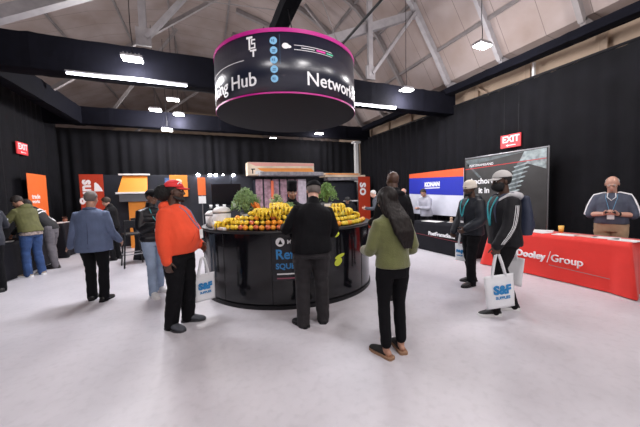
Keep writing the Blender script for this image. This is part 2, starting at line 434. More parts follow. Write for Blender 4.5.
text('small_lettering', 'POSTFRAMESAND', .085, WLET, m @ M.Translation((.14, 2.19, .004)), t)
bm = bmesh.new()
for x in (.0, 2.02): tube(bm, [(x, .0, -.03), (x, 2.44, -.03)], .018, n=8)
tube(bm, [(0, 2.43, -.03), (2.02, 2.43, -.03)], .018, n=8)
bm.transform(m); obj('frame', bm, METAL, t)

# tricolour banner
t = empty('backdrop_banner', (6.55, 7.97, 0), 0, 'orange, blue and white banner on the far right drape', 'banner')
m = M.Translation((-6.55, -7.97, 0)) @ RX((6.57, 7.97, .0))
panel('banner_cloth', m @ M.Translation((0, .85, 0)), 2.22, 1.34, mat('banner_white', (0.72, 0.73, 0.82), .6), .02, t)
flat('blue_field', m, [(0, 1.52), (2.22, 1.44), (2.22, 2.0), (0, 2.06)], mat('banner_blue', (0.015, 0.028, 0.42), .5), t, .0015)
flat('orange_field', m, [(0, 2.05), (2.22, 1.96), (2.22, 2.19), (0, 2.19)], mat('banner_orange', (0.80, 0.11, 0.03), .5), t, .0025)
text('lettering', 'KONAN', .18, WLET, m @ M.Translation((.74, 1.74, .004)), t, bold=.012, sx=.95)
flat('underline', m, rect(.75, 1.67, 1.38, 1.70), WLET, t, .004)
bm = bmesh.new()
for x in (.02, 2.2): tube(bm, [(x, 0, -.03), (x, 2.19, -.03)], .016, n=8)
bm.transform(m); obj('frame', bm, SATINBLK, t)

# left orange banner (pull-up) before the left drape
t = empty('pull_up_banner', (-4.21, 9.75, 0), 0, 'narrow orange pull-up banner standing against the left drape', 'banner')
m = M.Translation((4.21, -9.75, 0)) @ frame((-4.21, 9.66, 0), (.05, 1, 0), (0, 0, 1))
panel('banner_sheet', m @ M.Translation((0, .1, 0)), .86, 2.22, ORANGE, .012, t)
text('lettering', 'trade', .17, WLET, m @ M.Translation((.14, 1.66, .002)), t, bold=.004)
text('lettering', 'works', .13, WLET, m @ M.Translation((.14, 1.54, .002)), t, bold=.003)
for i, (x0, x1) in enumerate(((.25, .72), (.32, .72), (.4, .72))): flat('small_print', m, rect(x0, 1.30-i*.07, x1, 1.325-i*.07), WLET, t, .002)
bm = bmesh.new(); box(bm, (.43, .05, -.01), (.9, .1, .18), bev=.02); bm.transform(m); obj('base', bm, METAL, t)

# far banners with rotated words
def vbanner(x0, x1, y, z0, z1, m_, word, size, label, up, semi=False):
    t = empty('pull_up_banner', ((x0+x1)/2, y, 0), 0, label, 'banner'); cx = (x0+x1)/2
    m = BY((x0-cx, 0, 0)); W = x1-x0
    panel('banner_sheet', m @ M.Translation((0, z0, 0)), W, z1-z0, m_, .015, t)
    mm = BY((0, 0, 0))
    bm = bmesh.new(); box(bm, (0, .02, z0-.04), (W+.04, .16, .08), bev=.02)
    if z0 > .3:
        for s in (-1, 1): tube(bm, [(s*(W/2-.04), .02, 0), (s*(W/2-.04), .02, z0)], .015, n=8)
    obj('base', bm, METAL, t)
    if up:   # reads downwards
        fr = frame((W*.02-.0, -.002, z1-.18-.3), (0, 0, -1), (1, 0, 0))
        fr = frame((-W*.36, -.002, z1-(.17 if semi else .24)), (0, 0, -1), (1, 0, 0))
    else:
        fr = frame((W*.28, -.002, z0+.1), (0, 0, 1), (-1, 0, 0))
    text('lettering', word, size, WLET, fr, t, bold=.016)
    if semi:
        flat('white_leaf', mm, [(.06, 1.86), (.07, 2.12), (.11, 2.15), (.18, 2.08), (.25, 1.96), (.29, 1.86)], WLET, t, .003)
    return t
vbanner(-3.60, -2.98, 11.1, .08, 2.40, REDP, 'sung', .42, 'tall red-orange banner with white letters turned sideways, behind the man in the blue blazer', True, True)
vbanner(6.08, 6.66, 10.62, .08, 2.30, REDP, 'so', .60, 'red-orange banner with white letters turned sideways, right of the small kiosk', True)

# ---------------------------------------------------------------- far booth wall, kiosks and displays
NAVY = mat('navy_panel', (0.009, 0.011, 0.02), .55, var=.2)
t = empty('booth_wall', (-.6, 11.35, 0), 0, 'low dark booth wall with spotlights and shelves at the far end', 'booth wall')
bm = bmesh.new()
for i in range(5): box(bm, (-2.0+i*1.02, 0, 1.2), (1.0, .06, 2.4), bev=.01)
obj('wall_panel', bm, NAVY, t)
bm = bmesh.new()
for z, x0, x1 in ((2.02, -.62, -.22), (1.84, -.62, -.18)): box(bm, ((x0+x1)/2, -.15, z-.1), (x1-x0, .28, .03))
obj('shelf', bm, mat('pale_wood', (.52, .40, .28), .5), t)
bm = bmesh.new(); box(bm, (-.43, -.045, 2.17), (.46, .02, .26), bev=.004); o = obj('blue_picture', bm, mat('blue_picture', (.05, .10, .26), .4, var=.9, vs=5), t)
bm = bmesh.new(); box(bm, (-.38, -.045, 1.83), (.40, .02, .2), bev=.004); obj('white_picture', bm, mat('white_picture', (.6, .6, .6), .4, var=.3, vs=6), t)
bm = bmesh.new(); box(bm, (1.38, -.06, 1.68), (1.05, .05, .78), bev=.01); obj('screen', bm, mat('screen_dark', (.004, .004, .007), .15), t)
bm = bmesh.new(); box(bm, (1.2, -.05, 2.405), (2.0, .05, .04)); obj('light_bar', bm, SATINBLK, t)
for px in (.43, .83, 1.03, 1.28, 1.66):
    bm = bmesh.new(); ell(bm, (px, -.12, 2.40), (.055, .05, .055) if px != 1.28 else (.025,)*3, seg=12, ring=8)
    o = obj('spot_bulb', bm, mat('spot_glow', (.9, .93, 1), .5, emit=60), t, True)
# amber tilted display with white trims
t = empty('tilted_display', (-2.1, 10.9, 0), 0, 'tilted amber display board with white rails at the far left booth', 'display')
bm = bmesh.new(); poly(bm, [(-.42, -.22, 1.80), (.40, -.22, 1.80), (.36, .16, 2.34), (-.34, .16, 2.34)], (0, .02, .01)); obj('board', bm, AMBER, t)
bm = bmesh.new(); box(bm, (0, .14, 2.39), (.88, .12, .05), bev=.01); obj('top_rail', bm, WHITE, t)
bm = bmesh.new(); box(bm, (-.02, -.24, 1.78), (.88, .12, .06), bev=.01); obj('bottom_rail', bm, WHITE, t)
bm = bmesh.new(); box(bm, (0, -.1, 1.62), (.78, .26, .24), bev=.02); obj('grey_underside', bm, mat('grey_under', (.12, .12, .13), .5), t)
bm = bmesh.new(); box(bm, (0.06, .02, .75), (.46, .3, 1.5), bev=.01); obj('amber_stand', bm, AMBER, t)
# amber boards behind the red-clad man
t = empty('display_board', (-.8, 11.0, 0), 0, 'amber board with a white emblem behind the red-capped man', 'display board')
bm = bmesh.new(); box(bm, (0, 0, 2.0), (.56, .04, .75), bev=.01); obj('board', bm, AMBER, t)
bm = bmesh.new(); tube(bm, [(0, .04, 0), (0, .04, 1.7)], .02); box(bm, (0, .04, .01), (.4, .3, .02)); obj('stand', bm, METAL, t)
bm = bmesh.new(); ell(bm, (0, -.024, 2.16), (.11, .004, .08)); obj('emblem', bm, mat('cream_emblem', (.85, .7, .45), .5), t, True)
t = empty('display_board', (-.07, 10.9, 0), 0, 'small orange board to the right of the red-capped man', 'display board')
bm = bmesh.new(); box(bm, (0, 0, 1.97), (.26, .04, .62), bev=.01); obj('board', bm, ORANGE, t)
bm = bmesh.new(); tube(bm, [(0, .04, 0), (0, .04, 1.7)], .02); box(bm, (0, .04, .01), (.3, .3, .02)); obj('stand', bm, METAL, t)
bm = bmesh.new(); box(bm, (0, -.03, 1.5), (.24, .02, .26), bev=.004); obj('price_card', bm, WHITE, t)
# large kiosk
CREAM = mat('cream_board', (.82, .66, .50), .5, var=.25, vs=2); PINK = mat('pink_window', (.36, .22, .27), .5, var=.5, vs=6); PALE = mat('pale_window', (.62, .55, .62), .5, var=.2)
t = empty('kiosk', (2.85, 11.0, 0), 0, 'large white and orange kiosk with a canopy behind the counter', 'kiosk')
bm = bmesh.new(); box(bm, (0, .3, 1.1), (2.1, .5, 2.2), bev=.01); obj('body', bm, NAVY, t)
bm = bmesh.new(); box(bm, (-.02, 0, 2.60), (2.62, .5, .48), bev=.015); obj('header', bm, CREAM, t)
m = BY((-1.33, -.252, 0))
flat('orange_swoosh', m, [(.35, 2.62), (2.5, 2.64), (2.62, 2.50), (.75, 2.46), (.5, 2.52)], mat('swoosh', (.9, .33, .05), .5), t)
flat('pink_band', m, [(.0, 2.83), (2.6, 2.83), (2.6, 2.73), (.3, 2.70)], mat('pink_band', (.85, .42, .36), .5), t)
flat('emblem', m, [(.16, 2.42), (.20, 2.42), (.20, 2.56), (.27, 2.56), (.27, 2.6), (.13, 2.6), (.13, 2.56), (.16, 2.56)], SATINBLK, t)
flat('white_corner', m, rect(.28, 2.40, .62, 2.52), WHITE, t, .0005)
bm = bmesh.new(); box(bm, (.32, -.32, 2.40), (2.5, .5, .14), bev=.02)
for i in range(26): box(bm, (-.86+i*.095, -.575, 2.40), (.045, .01, .09))
obj('canopy', bm, mat('canopy_grey', (.30, .29, .31), .6, var=.4, vs=8), t)
bm = bmesh.new()
for i in range(6): box(bm, (-.88+i*.32, .04, 1.55), (.26, .03, 1.35), bev=.01)
obj('window_panel', bm, PINK, t)
bm = bmesh.new(); box(bm, (.85, .02, 1.55), (.34, .03, 1.35), bev=.01); obj('window_panel', bm, PALE, t)
bm = bmesh.new()
for x in (-.38, .3): tube(bm, [(x, -.02, 1.5), (x, -.02, 2.12)], .055, n=8)
obj('red_lantern', bm, mat('lantern_red', (.6, .13, .06), .5, emit=.3), t, True)
# small kiosk
t = empty('kiosk', (5.45, 11.0, 0), 0, 'small white-roofed kiosk with an orange stripe left of the red banner', 'kiosk')
bm = bmesh.new(); box(bm, (0, .3, 1.05), (1.6, .5, 2.1), bev=.01); obj('body', bm, NAVY, t)
bm = bmesh.new(); box(bm, (-.05, 0, 2.42), (1.7, .5, .07), bev=.01); box(bm, (.05, -.05, 2.33), (1.9, .6, .08), bev=.01); obj('roof', bm, CREAM, t)
bm = bmesh.new(); box(bm, (-.05, -.27, 2.42), (1.5, .02, .04)); obj('orange_stripe', bm, mat('swoosh', (.9, .33, .05), .5), t)
bm = bmesh.new(); box(bm, (.0, -.1, 2.22), (1.5, .45, .12), bev=.02); obj('underside', bm, mat('canopy_grey', (.3, .29, .31), .6), t)
bm = bmesh.new(); box(bm, (.45, -.12, 1.28), (.7, .3, .05), bev=.01); obj('counter_ledge', bm, WHITE, t)

# ---------------------------------------------------------------- draped tables
def cloth_table(name, label, x0, x1, y0, y1, h, m, face, amp=.022, seed=0.0, flare=.06, cat='table', corner=.07):
    """a table hidden under a floor-length cloth; face = side seen ('-X','+X')"""
    cx, cy = (x0+x1)/2, (y0+y1)/2
    t = empty(name, (cx, cy, 0), 0, label, cat)
    hx, hy = (x1-x0)/2, (y1-y0)/2
    bm = bmesh.new(); box(bm, (0, 0, h-.03), (2*hx-.02, 2*hy-.02, .03)); obj('tabletop', bm, WHITE, t)
    for sx in (-1, 1):
        for sy in (-1, 1):
            bm = bmesh.new(); tube(bm, [(sx*(hx-.08), sy*(hy-.1), .0), (sx*(hx-.08), sy*(hy-.1), h-.04)], .014, n=8, round_ends=False); obj('leg', bm, METAL, t)
    # cloth outline
    pts = []; st = .035
    def edge(ax, ay, bx, by):
        L = math.hypot(bx-ax, by-ay); n = max(2, int(L/st))
        for i in range(n): pts.append((ax+(bx-ax)*i/n, ay+(by-ay)*i/n))
    edge(-hx, -hy, hx, -hy); edge(hx, -hy, hx, hy); edge(hx, hy, -hx, hy); edge(-hx, hy, -hx, -hy)
    bm = bmesh.new(); prev = None; rows = 9; n = len(pts); s = 0
    cols = []
    for i, (px, py) in enumerate(pts):
        nx = 1 if abs(px-hx) < 1e-6 else (-1 if abs(px+hx) < 1e-6 else 0); ny = 1 if abs(py-hy) < 1e-6 else (-1 if abs(py+hy) < 1e-6 else 0)
        # blend normals near the corners
        dc = min(math.hypot(px-a_*hx, py-b_*hy) for a_ in (-1, 1) for b_ in (-1, 1))
        cn = max(0, 1-dc/.18)
        nv = V((nx, ny, 0))
        if cn > 0:
            a_, b_ = (1 if px > 0 else -1), (1 if py > 0 else -1)
            nv = (nv*(1-cn)+V((a_, b_, 0))*.8*cn)
        s = i*st; col = []
        w1 = noise.noise(V((s*2.1, seed, 0)))*1.6+sin(s*9+seed)*.35
        for j in range(rows+1):
            tt = j/rows
            off = (flare*tt+amp*w1*tt**1.2+corner*cn*tt) 
            col.append(bm.verts.new(V((px, py, h+.004-(h-.01)*tt))+nv*max(off, .001)))
        cols.append(col)
    for i in range(n):
        a_, b_ = cols[i], cols[(i+1) % n]
        for j in range(rows): bm.faces.new((a_[j], a_[j+1], b_[j+1], b_[j]))
    bm.faces.new([c[0] for c in cols])
    o = obj('tablecloth', bm, m, t, True)
    return t
REDC = mat('red_cloth', (0.78, 0.028, 0.018), .7, var=.06, vs=3, bump=.1, bs=200, sheen=.2)
t = cloth_table('draped_table', 'long table under a red cloth with white lettering, by the right wall', 5.47, 5.98, 2.02, 4.12, .765, REDC, '-X', amp=.013, seed=2.0, flare=.035, corner=.13)
mm = M.Translation((-5.725, -3.07, 0)) @ RX((5.43, 4.1, 0))
text('lettering', 'Dooley', .165, WLET, mm @ M.Translation((.545, .325, .006)), t, ext=.012, bold=.004)
flat('slash', mm, [(1.065, .29), (1.077, .29), (1.127, .49), (1.115, .49)], WLET, t, .008)
text('lettering', 'Group', .172, WLET, mm @ M.Translation((1.125, .325, .006)), t, ext=.012, sx=.98)
GREYL = mat('print_grey', (.35, .22, .22), .6)
flat('grey_rule', mm, [(1.1, .25), (1.9, .21), (1.9, .22), (1.1, .26)], GREYL, t, .012)
BT = mat('black_tablecloth', (0.009, 0.009, 0.013), .85, var=.2, vs=3, spec=.25)
t = cloth_table('draped_table', 'table under a dark cloth with white lettering, below the tricolour banner', 5.45, 5.98, 4.62, 6.45, .77, BT, '-X', amp=.010, seed=6.0, flare=.02)
mm = M.Translation((-5.715, -5.535, 0)) @ RX((5.42, 6.45, 0))
text('lettering', 'PostFrameSand', .135, WLET, mm @ M.Translation((.62, .44, .004)), t, ext=.006, bold=.003, sx=1.02)
flat('red_rule', mm, [(.0, .43), (1.8, .36), (1.8, .372), (.0, .442)], mat('dull_red_line', (.22, .03, .04), .6), t, .008)
cloth_table('draped_table', 'long table under a black cloth along the left wall, with drinks on it', -4.10, -3.72, 7.0, 9.3, .745, BT, '+X', amp=.03, seed=3.0, flare=.06)
cloth_table('draped_table', 'taller black-clothed table behind the man in the blue blazer', -3.98, -3.66, 9.95, 11.0, .95, BT, '+X', amp=.02, seed=5.0, flare=.04)
# things on the tables
def cup(loc, r, h, m, fill, label, cat='cup', grp=None, name='cup'):
    t = empty(name, loc, 0, label, cat, grp)
    bm = bmesh.new(); lathe(bm, [(0.001, 0), (r*.8, 0), (r, h), (r*.93, h), (r*.74, .006), (0.001, .006)], n=18); obj('wall', bm, m, t, True)
    bm = bmesh.new(); lathe(bm, [(.001, .008), (r*.74, .008), (r*.88, h*.75), (.001, h*.75)], n=18); obj('drink', bm, fill, t, True)
    return t
CLEAR = mat('clear_plastic', (.75, .78, .8), .15); DRINK = mat('yellow_drink', (.85, .50, .10), .3); GREENF = mat('green_folder', (.05, .35, .25), .5)
cup((5.86, 3.06, .772), .042, .12, DRINK, mat('pale_lid', (.9, .75, .35), .4), 'yellow cup on the red-clothed table')
def paper(x, y, w, h, a, m, label, grp=None, name='paper_sheet', z=.772, th=.006):
    bm = bmesh.new(); box(bm, (0, 0, th/2), (w, h, th)); o = obj(name, bm, m); o.location = (x, y, z); o.rotation_euler = (0, 0, a)
    return tag(o, label, 'paper', grp)
PAP = mat('paper', (.82, .80, .80), .6); PAPP = mat('pink_paper', (.80, .50, .45), .6)
paper(5.80, 3.92, .22, .28, .2, GREENF, 'green folder at the far end of the red-clothed table', name='folder')
for x, y, a in ((5.72, 3.62, .1), (5.62, 3.26, -.2), (5.60, 2.86, .1), (5.64, 2.14, .0), (5.70, 2.38, .25), (5.86, 3.35, .4)):
    paper(x, y, .24, .30, a, PAP, 'white leaflet lying flat on the red-clothed table', 'leaflets on the red table')
paper(5.66, 2.62, .2, .26, -.15, PAPP, 'pink leaflet on the red-clothed table in front of the standing man')
paper(5.62, 5.9, .3, .5, .1, PAP, 'white leaflet on the dark-clothed table', name='leaflet')
t = empty('small_model', (5.78, 5.42, .775), 0, 'small tan object standing on the dark-clothed table', 'ornament')
bm = bmesh.new(); tube(bm, [(0, 0, .01), (0, 0, .06)], [.05, .03], n=10); ell(bm, (0, 0, .1), (.035, .035, .04)); obj('figure', bm, mat('tan_obj', (.5, .35, .25), .6), t, True)
bm = bmesh.new(); box(bm, (0, 0, .005), (.16, .12, .01)); obj('plinth', bm, WHITE, t)
cup((-3.86, 7.62, .752), .045, .12, CLEAR, WHITE, 'clear cup standing on the black-clothed left table', name='drinking_cup')
paper(-3.86, 7.42, .2, .3, .1, PAP, 'white napkin stack at the near part of the left table', z=.75, th=.02, name='napkin_stack')
paper(-3.86, 7.9, .2, .26, .3, PAP, 'white leaflet on the left table behind the cup', z=.75)
paper(-3.86, 10.4, .26, .7, 0, PAP, 'white paper on the taller left table', z=.957)
# spiky ornament on tall table
t = empty('flower_arrangement', (-3.9, 10.75, .955), 0, 'small red and white arrangement on the taller left table', 'ornament')
bm = bmesh.new(); lathe(bm, [(.001, 0), (.05, 0), (.06, .08), (.001, .08)], n=12); obj('pot', bm, mat('brown_pot', (.25, .1, .06), .5), t, True)
bm = bmesh.new()
for i in range(9): a = i*.7; tube(bm, [(0, 0, .07), (.06*cos(a), .06*sin(a), .11+.006*i)], [.004, .006], n=5)
obj('stems', bm, mat('pale_red', (.22, .10, .07), .5), t)

# ---------------------------------------------------------------- round counter
CC = V((1.42, 5.10, 0)); CR = 1.47; CH = 1.08
t = empty('round_counter', CC, 0, 'large round glossy black counter carrying the fruit', 'counter')
bm = bmesh.new(); lathe(bm, [(CR-.05, 0), (CR-.05, .07), (CR, .07), (CR, CH-.04), (CR-.03, CH-.04), (CR-.03, .03)], n=96); obj('front_panel', bm, GLOSSBLK, t, True)
for p in (t.children[0].data.polygons): p.use_smooth = True
md = t.children[0].modifiers.new('e', 'EDGE_SPLIT'); md.split_angle = R(35)
bm = bmesh.new(); lathe(bm, [(.75, CH-.04), (CR+.02, CH-.04), (CR+.03, CH-.02), (CR+.02, CH), (.75, CH), (.75, CH-.04)], n=96); obj('countertop', bm, SATINBLK, t)
bm = bmesh.new(); lathe(bm, [(.78, 0), (.78, CH-.04)], n=48); o = obj('inner_panel', bm, SATINBLK, t, True)
bm = bmesh.new(); lathe(bm, [(CR-.02, 0.0), (CR+.015, 0.0), (CR+.015, .05), (CR-.02, .055), (CR-.02, 0)], n=96); obj('kick_strip', bm, SATINBLK, t)
for k in range(12):
    bm = bmesh.new(); a = R(-175+k*30); c = V((CR*cos(a), CR*sin(a), 0))
    beam(bm, c+V((0, 0, .07)), c+V((0, 0, CH-.05)), .008); obj('panel_seam', bm, SATINBLK, t)
# graphic on the front
SK = mat('sky_lettering', (.04, .26, .60), .5); CC0 = (0, 0)
def cyl_text(name, s, size, m, rad, a0, z0, parent, bold=0.0, c=CC0, sx=1.0, ext=.002):
    me = text_mesh(s, size, ext, bold); me.transform(M.Diagonal((sx, 1, 1, 1))); bend(me, c, rad, a0, z0, .004); return mkobj(name, me, m, parent)
def cyl_patch(name, x0, x1, z0, z1, rad, a0, m, parent, off=.002, c=CC0, pts=None):
    bm = bmesh.new(); n = max(2, int((x1-x0)/.05)); th = .003
    g_ = []
    for i in range(n+1):
        x = x0+(x1-x0)*i/n; a = a0+x/rad
        g_.append([bm.verts.new((c[0]+(rad+o_)*cos(a), c[1]+(rad+o_)*sin(a), z)) for z, o_ in ((z0, off), (z1, off), (z1, off-th), (z0, off-th))])
    for p, q in zip(g_, g_[1:]):
        for j in range(4): k = (j+1) % 4; bm.faces.new((p[j], q[j], q[k], p[k]))
    bm.faces.new(g_[0]); bm.faces.new(g_[-1][::-1])
    return obj(name, bm, m, parent)
AP = R(-112.3)
cyl_patch('poster', -.06, .62, .40, .99, CR, AP, mat('poster_black', (.006, .007, .012), .3), t)
cyl_text('lettering', 'Refuel', .185, SK, CR, AP-.01, .70, t, .004)
cyl_text('lettering', 'SQUEEZE', .105, SK, CR, AP-.01, .565, t, .003)
cyl_text('lettering', 'MN', .075, WLET, CR, AP+.10, .905, t, .002)
for k, (x0, x1, z, mm_) in enumerate(((0, .30, .485, WLET), (0, .34, .425, mat('dull_pink', (.35, .1, .15), .5)))): cyl_patch('small_print', x0, x1, z, z+.018, CR, AP, mm_, t, .006)
bm = bmesh.new(); n = 24
vs = [bm.verts.new((.06*cos(2*pi*i/n)+.055, .06*sin(2*pi*i/n), .0)) for i in range(n)]; bm.faces.new(vs)
me = bpy.data.meshes.new('e'); bm.to_mesh(me); bm.free(); bend(me, CC0, CR, AP, .93, .006); mkobj('emblem', me, WLET, t)
bm = bmesh.new(); vs = [bm.verts.new(p) for p in ((.03, -.03, 0), (.09, -.03, 0), (.058, .035, 0))]; bm.faces.new(vs)
me = bpy.data.meshes.new('e'); bm.to_mesh(me); bm.free(); bend(me, CC0, CR, AP, .93, .009); mkobj('emblem_arrow', me, SATINBLK, t)
LIME = mat('lime_print', (.55, .62, .05), .5)
for cx, cy, rx, ry in ((.93, .66, .09, .028), (.90, .58, .07, .055), (.88, .98, .05, .035)):
    bm = bmesh.new(); n = 20; vs = [bm.verts.new((cx+rx*cos(2*pi*i/n), cy+ry*sin(2*pi*i/n)+.25*(rx*cos(2*pi*i/n)), 0)) for i in range(n)]; bm.faces.new(vs)
    me = bpy.data.meshes.new('e'); bm.to_mesh(me); bm.free(); bend(me, CC0, CR, AP, 0, .005); mkobj('lemon_print', me, LIME, t)

# ---------------------------------------------------------------- hanging drum sign
DC = V((1.475, 5.12, 0)); DR = 1.22; DB, DT = 2.98, 3.87
t = empty('round_hanging_sign', (DC.x, DC.y, DB), 0, 'big round dark sign with pink rims hanging over the counter', 'hanging sign')
DN = mat('drum_navy', (0.012, 0.015, 0.032), .30, spec=.9)
MAG = mat('magenta_rim', (0.50, 0.006, 0.24), .5)
hh = DT-DB
bm = bmesh.new(); lathe(bm, [(DR, .02), (DR, hh-.05)], n=96); o = obj('drum_skin', bm, DN, t, True); md = o.modifiers.new('s', 'SOLIDIFY'); md.thickness = .01; md.offset = -1
bm = bmesh.new(); lathe(bm, [(DR-.02, hh-.055), (DR+.006, hh-.055), (DR+.006, hh), (DR-.02, hh), (DR-.02, hh-.055)], n=96); obj('top_rim', bm, MAG, t)
bm = bmesh.new(); lathe(bm, [(DR-.02, .004), (DR+.006, .004), (DR+.006, .026), (DR-.02, .026), (DR-.02, .004)], n=96); obj('bottom_rim', bm, MAG, t)
bm = bmesh.new(); lathe(bm, [(.001, .003), (DR-.001, .003), (DR-.001, -.001), (.001, -.001)], n=96); obj('underside', bm, mat('drum_under', (.006, .006, .009), .8), t)
bm = bmesh.new()
for k in range(3):
    a = 2*pi*k/3+.4; beam(bm, (0, 0, hh), (cos(a)*DR*.97, sin(a)*DR*.97, hh-.05), .04)
    tube(bm, [(cos(a)*.9, sin(a)*.9, hh), (cos(a)*.4, sin(a)*.4, 1.66)], .008, n=5)
obj('hanging_frame', bm, SATINBLK, t)
AF = math.atan2(-5.12, -1.45)      # angle of the side nearest the visitor
cyl_text('lettering', 'Networking Hub', .27, WLET, DR, AF+.23, .135, t, .002, ext=.003)
me_a = AF-2.05
cyl_text('lettering', 'Networking Hub', .27, WLET, DR, AF-1.87, .135, t, .002, ext=.003)
for k in range(5):
    bm = bmesh.new(); n = 24; zc = .715-k*.128
    vs = [bm.verts.new((.052*cos(2*pi*i/n), .052*sin(2*pi*i/n), .0)) for i in range(n)]; bm.faces.new(vs)
    me = bpy.data.meshes.new('e'); bm.to_mesh(me); bm.free(); bend(me, CC0, DR, AF-.135, zc, .005); mkobj('blue_icon', me, mat('icon_blue', (.20, .48, .74), .5), t)
    bm = bmesh.new()
    for (x0, y0, x1, y1) in (((-.028, -.012, -.01, .016), (.0, -.02, .012, .02)), ((-.025, -.02, .02, -.008), (-.02, .0, .025, .012)))[k % 2]:
        bm.faces.new([bm.verts.new((x, y, 0)) for x, y in rect(x0, y0, x1, y1)])
    me = bpy.data.meshes.new('e'); bm.to_mesh(me); bm.free(); bend(me, CC0, DR, AF-.135, zc, .008); mkobj('icon_mark', me, mat('icon_dark', (.05, .16, .30), .5), t)
# monogram: T over S over T
bm = bmesh.new()
def cbox(x0, y0, x1, y1):
    bm.faces.new([bm.verts.new((x, y, 0)) for x, y in rect(x0, y0, x1, y1)])
for q in ((0, .14, .085, .165), (.028, .02, .053, .14), (.065, .115, .12, .132), (.065, .09, .08, .115), (.065, .075, .12, .09), (.105, .045, .12, .075), (.055, .03, .12, .045), (.045, .0, .13, .02), (.078, -.06, .10, .0)): cbox(*q)
me = bpy.data.meshes.new('e'); bm.to_mesh(me); bm.free(); me.transform(M.Diagonal((1.15, 1.25, 1, 1))); bend(me, CC0, DR, AF-.46, .60, .006); mkobj('monogram', me, WLET, t)
cyl_patch('white_line', -1.55, -.62, .50, .508, DR, AF, WLET, t, .004)
cyl_patch('white_line', .12, .72, .66, .666, DR, AF, WLET, t, .004)
cyl_patch('white_line', .12, .72, .60, .606, DR, AF, WLET, t, .004)
cyl_patch('pink_print', .45, .60, .62, .645, DR, AF, mat('pink_letter', (.8, .05, .4), .5), t, .006)
cyl_patch('green_print', .62, .74, .62, .64, DR, AF, mat('green_letter', (.1, .6, .35), .5), t, .006)
cyl_patch('white_line', .22, .42, .628, .636, DR, AF, WLET, t, .006)
bm = bmesh.new(); ell(bm, (0, 0, 0), (.05, .04, .03)); ell(bm, (.05, -.01, 0), (.03, .02, .03)); me = bpy.data.meshes.new('e'); bm.to_mesh(me); bm.free(); me.transform(M.Diagonal((1, 1, .05, 1)))
bend(me, CC0, DR, AF+.0, .645, .006); mkobj('small_emblem', me, WLET, t, True)
cyl_patch('panel_seam', -.08, -.077, .40, .80, DR, AF, mat('icon_dark', (.05, .16, .3), .5), t, .003)
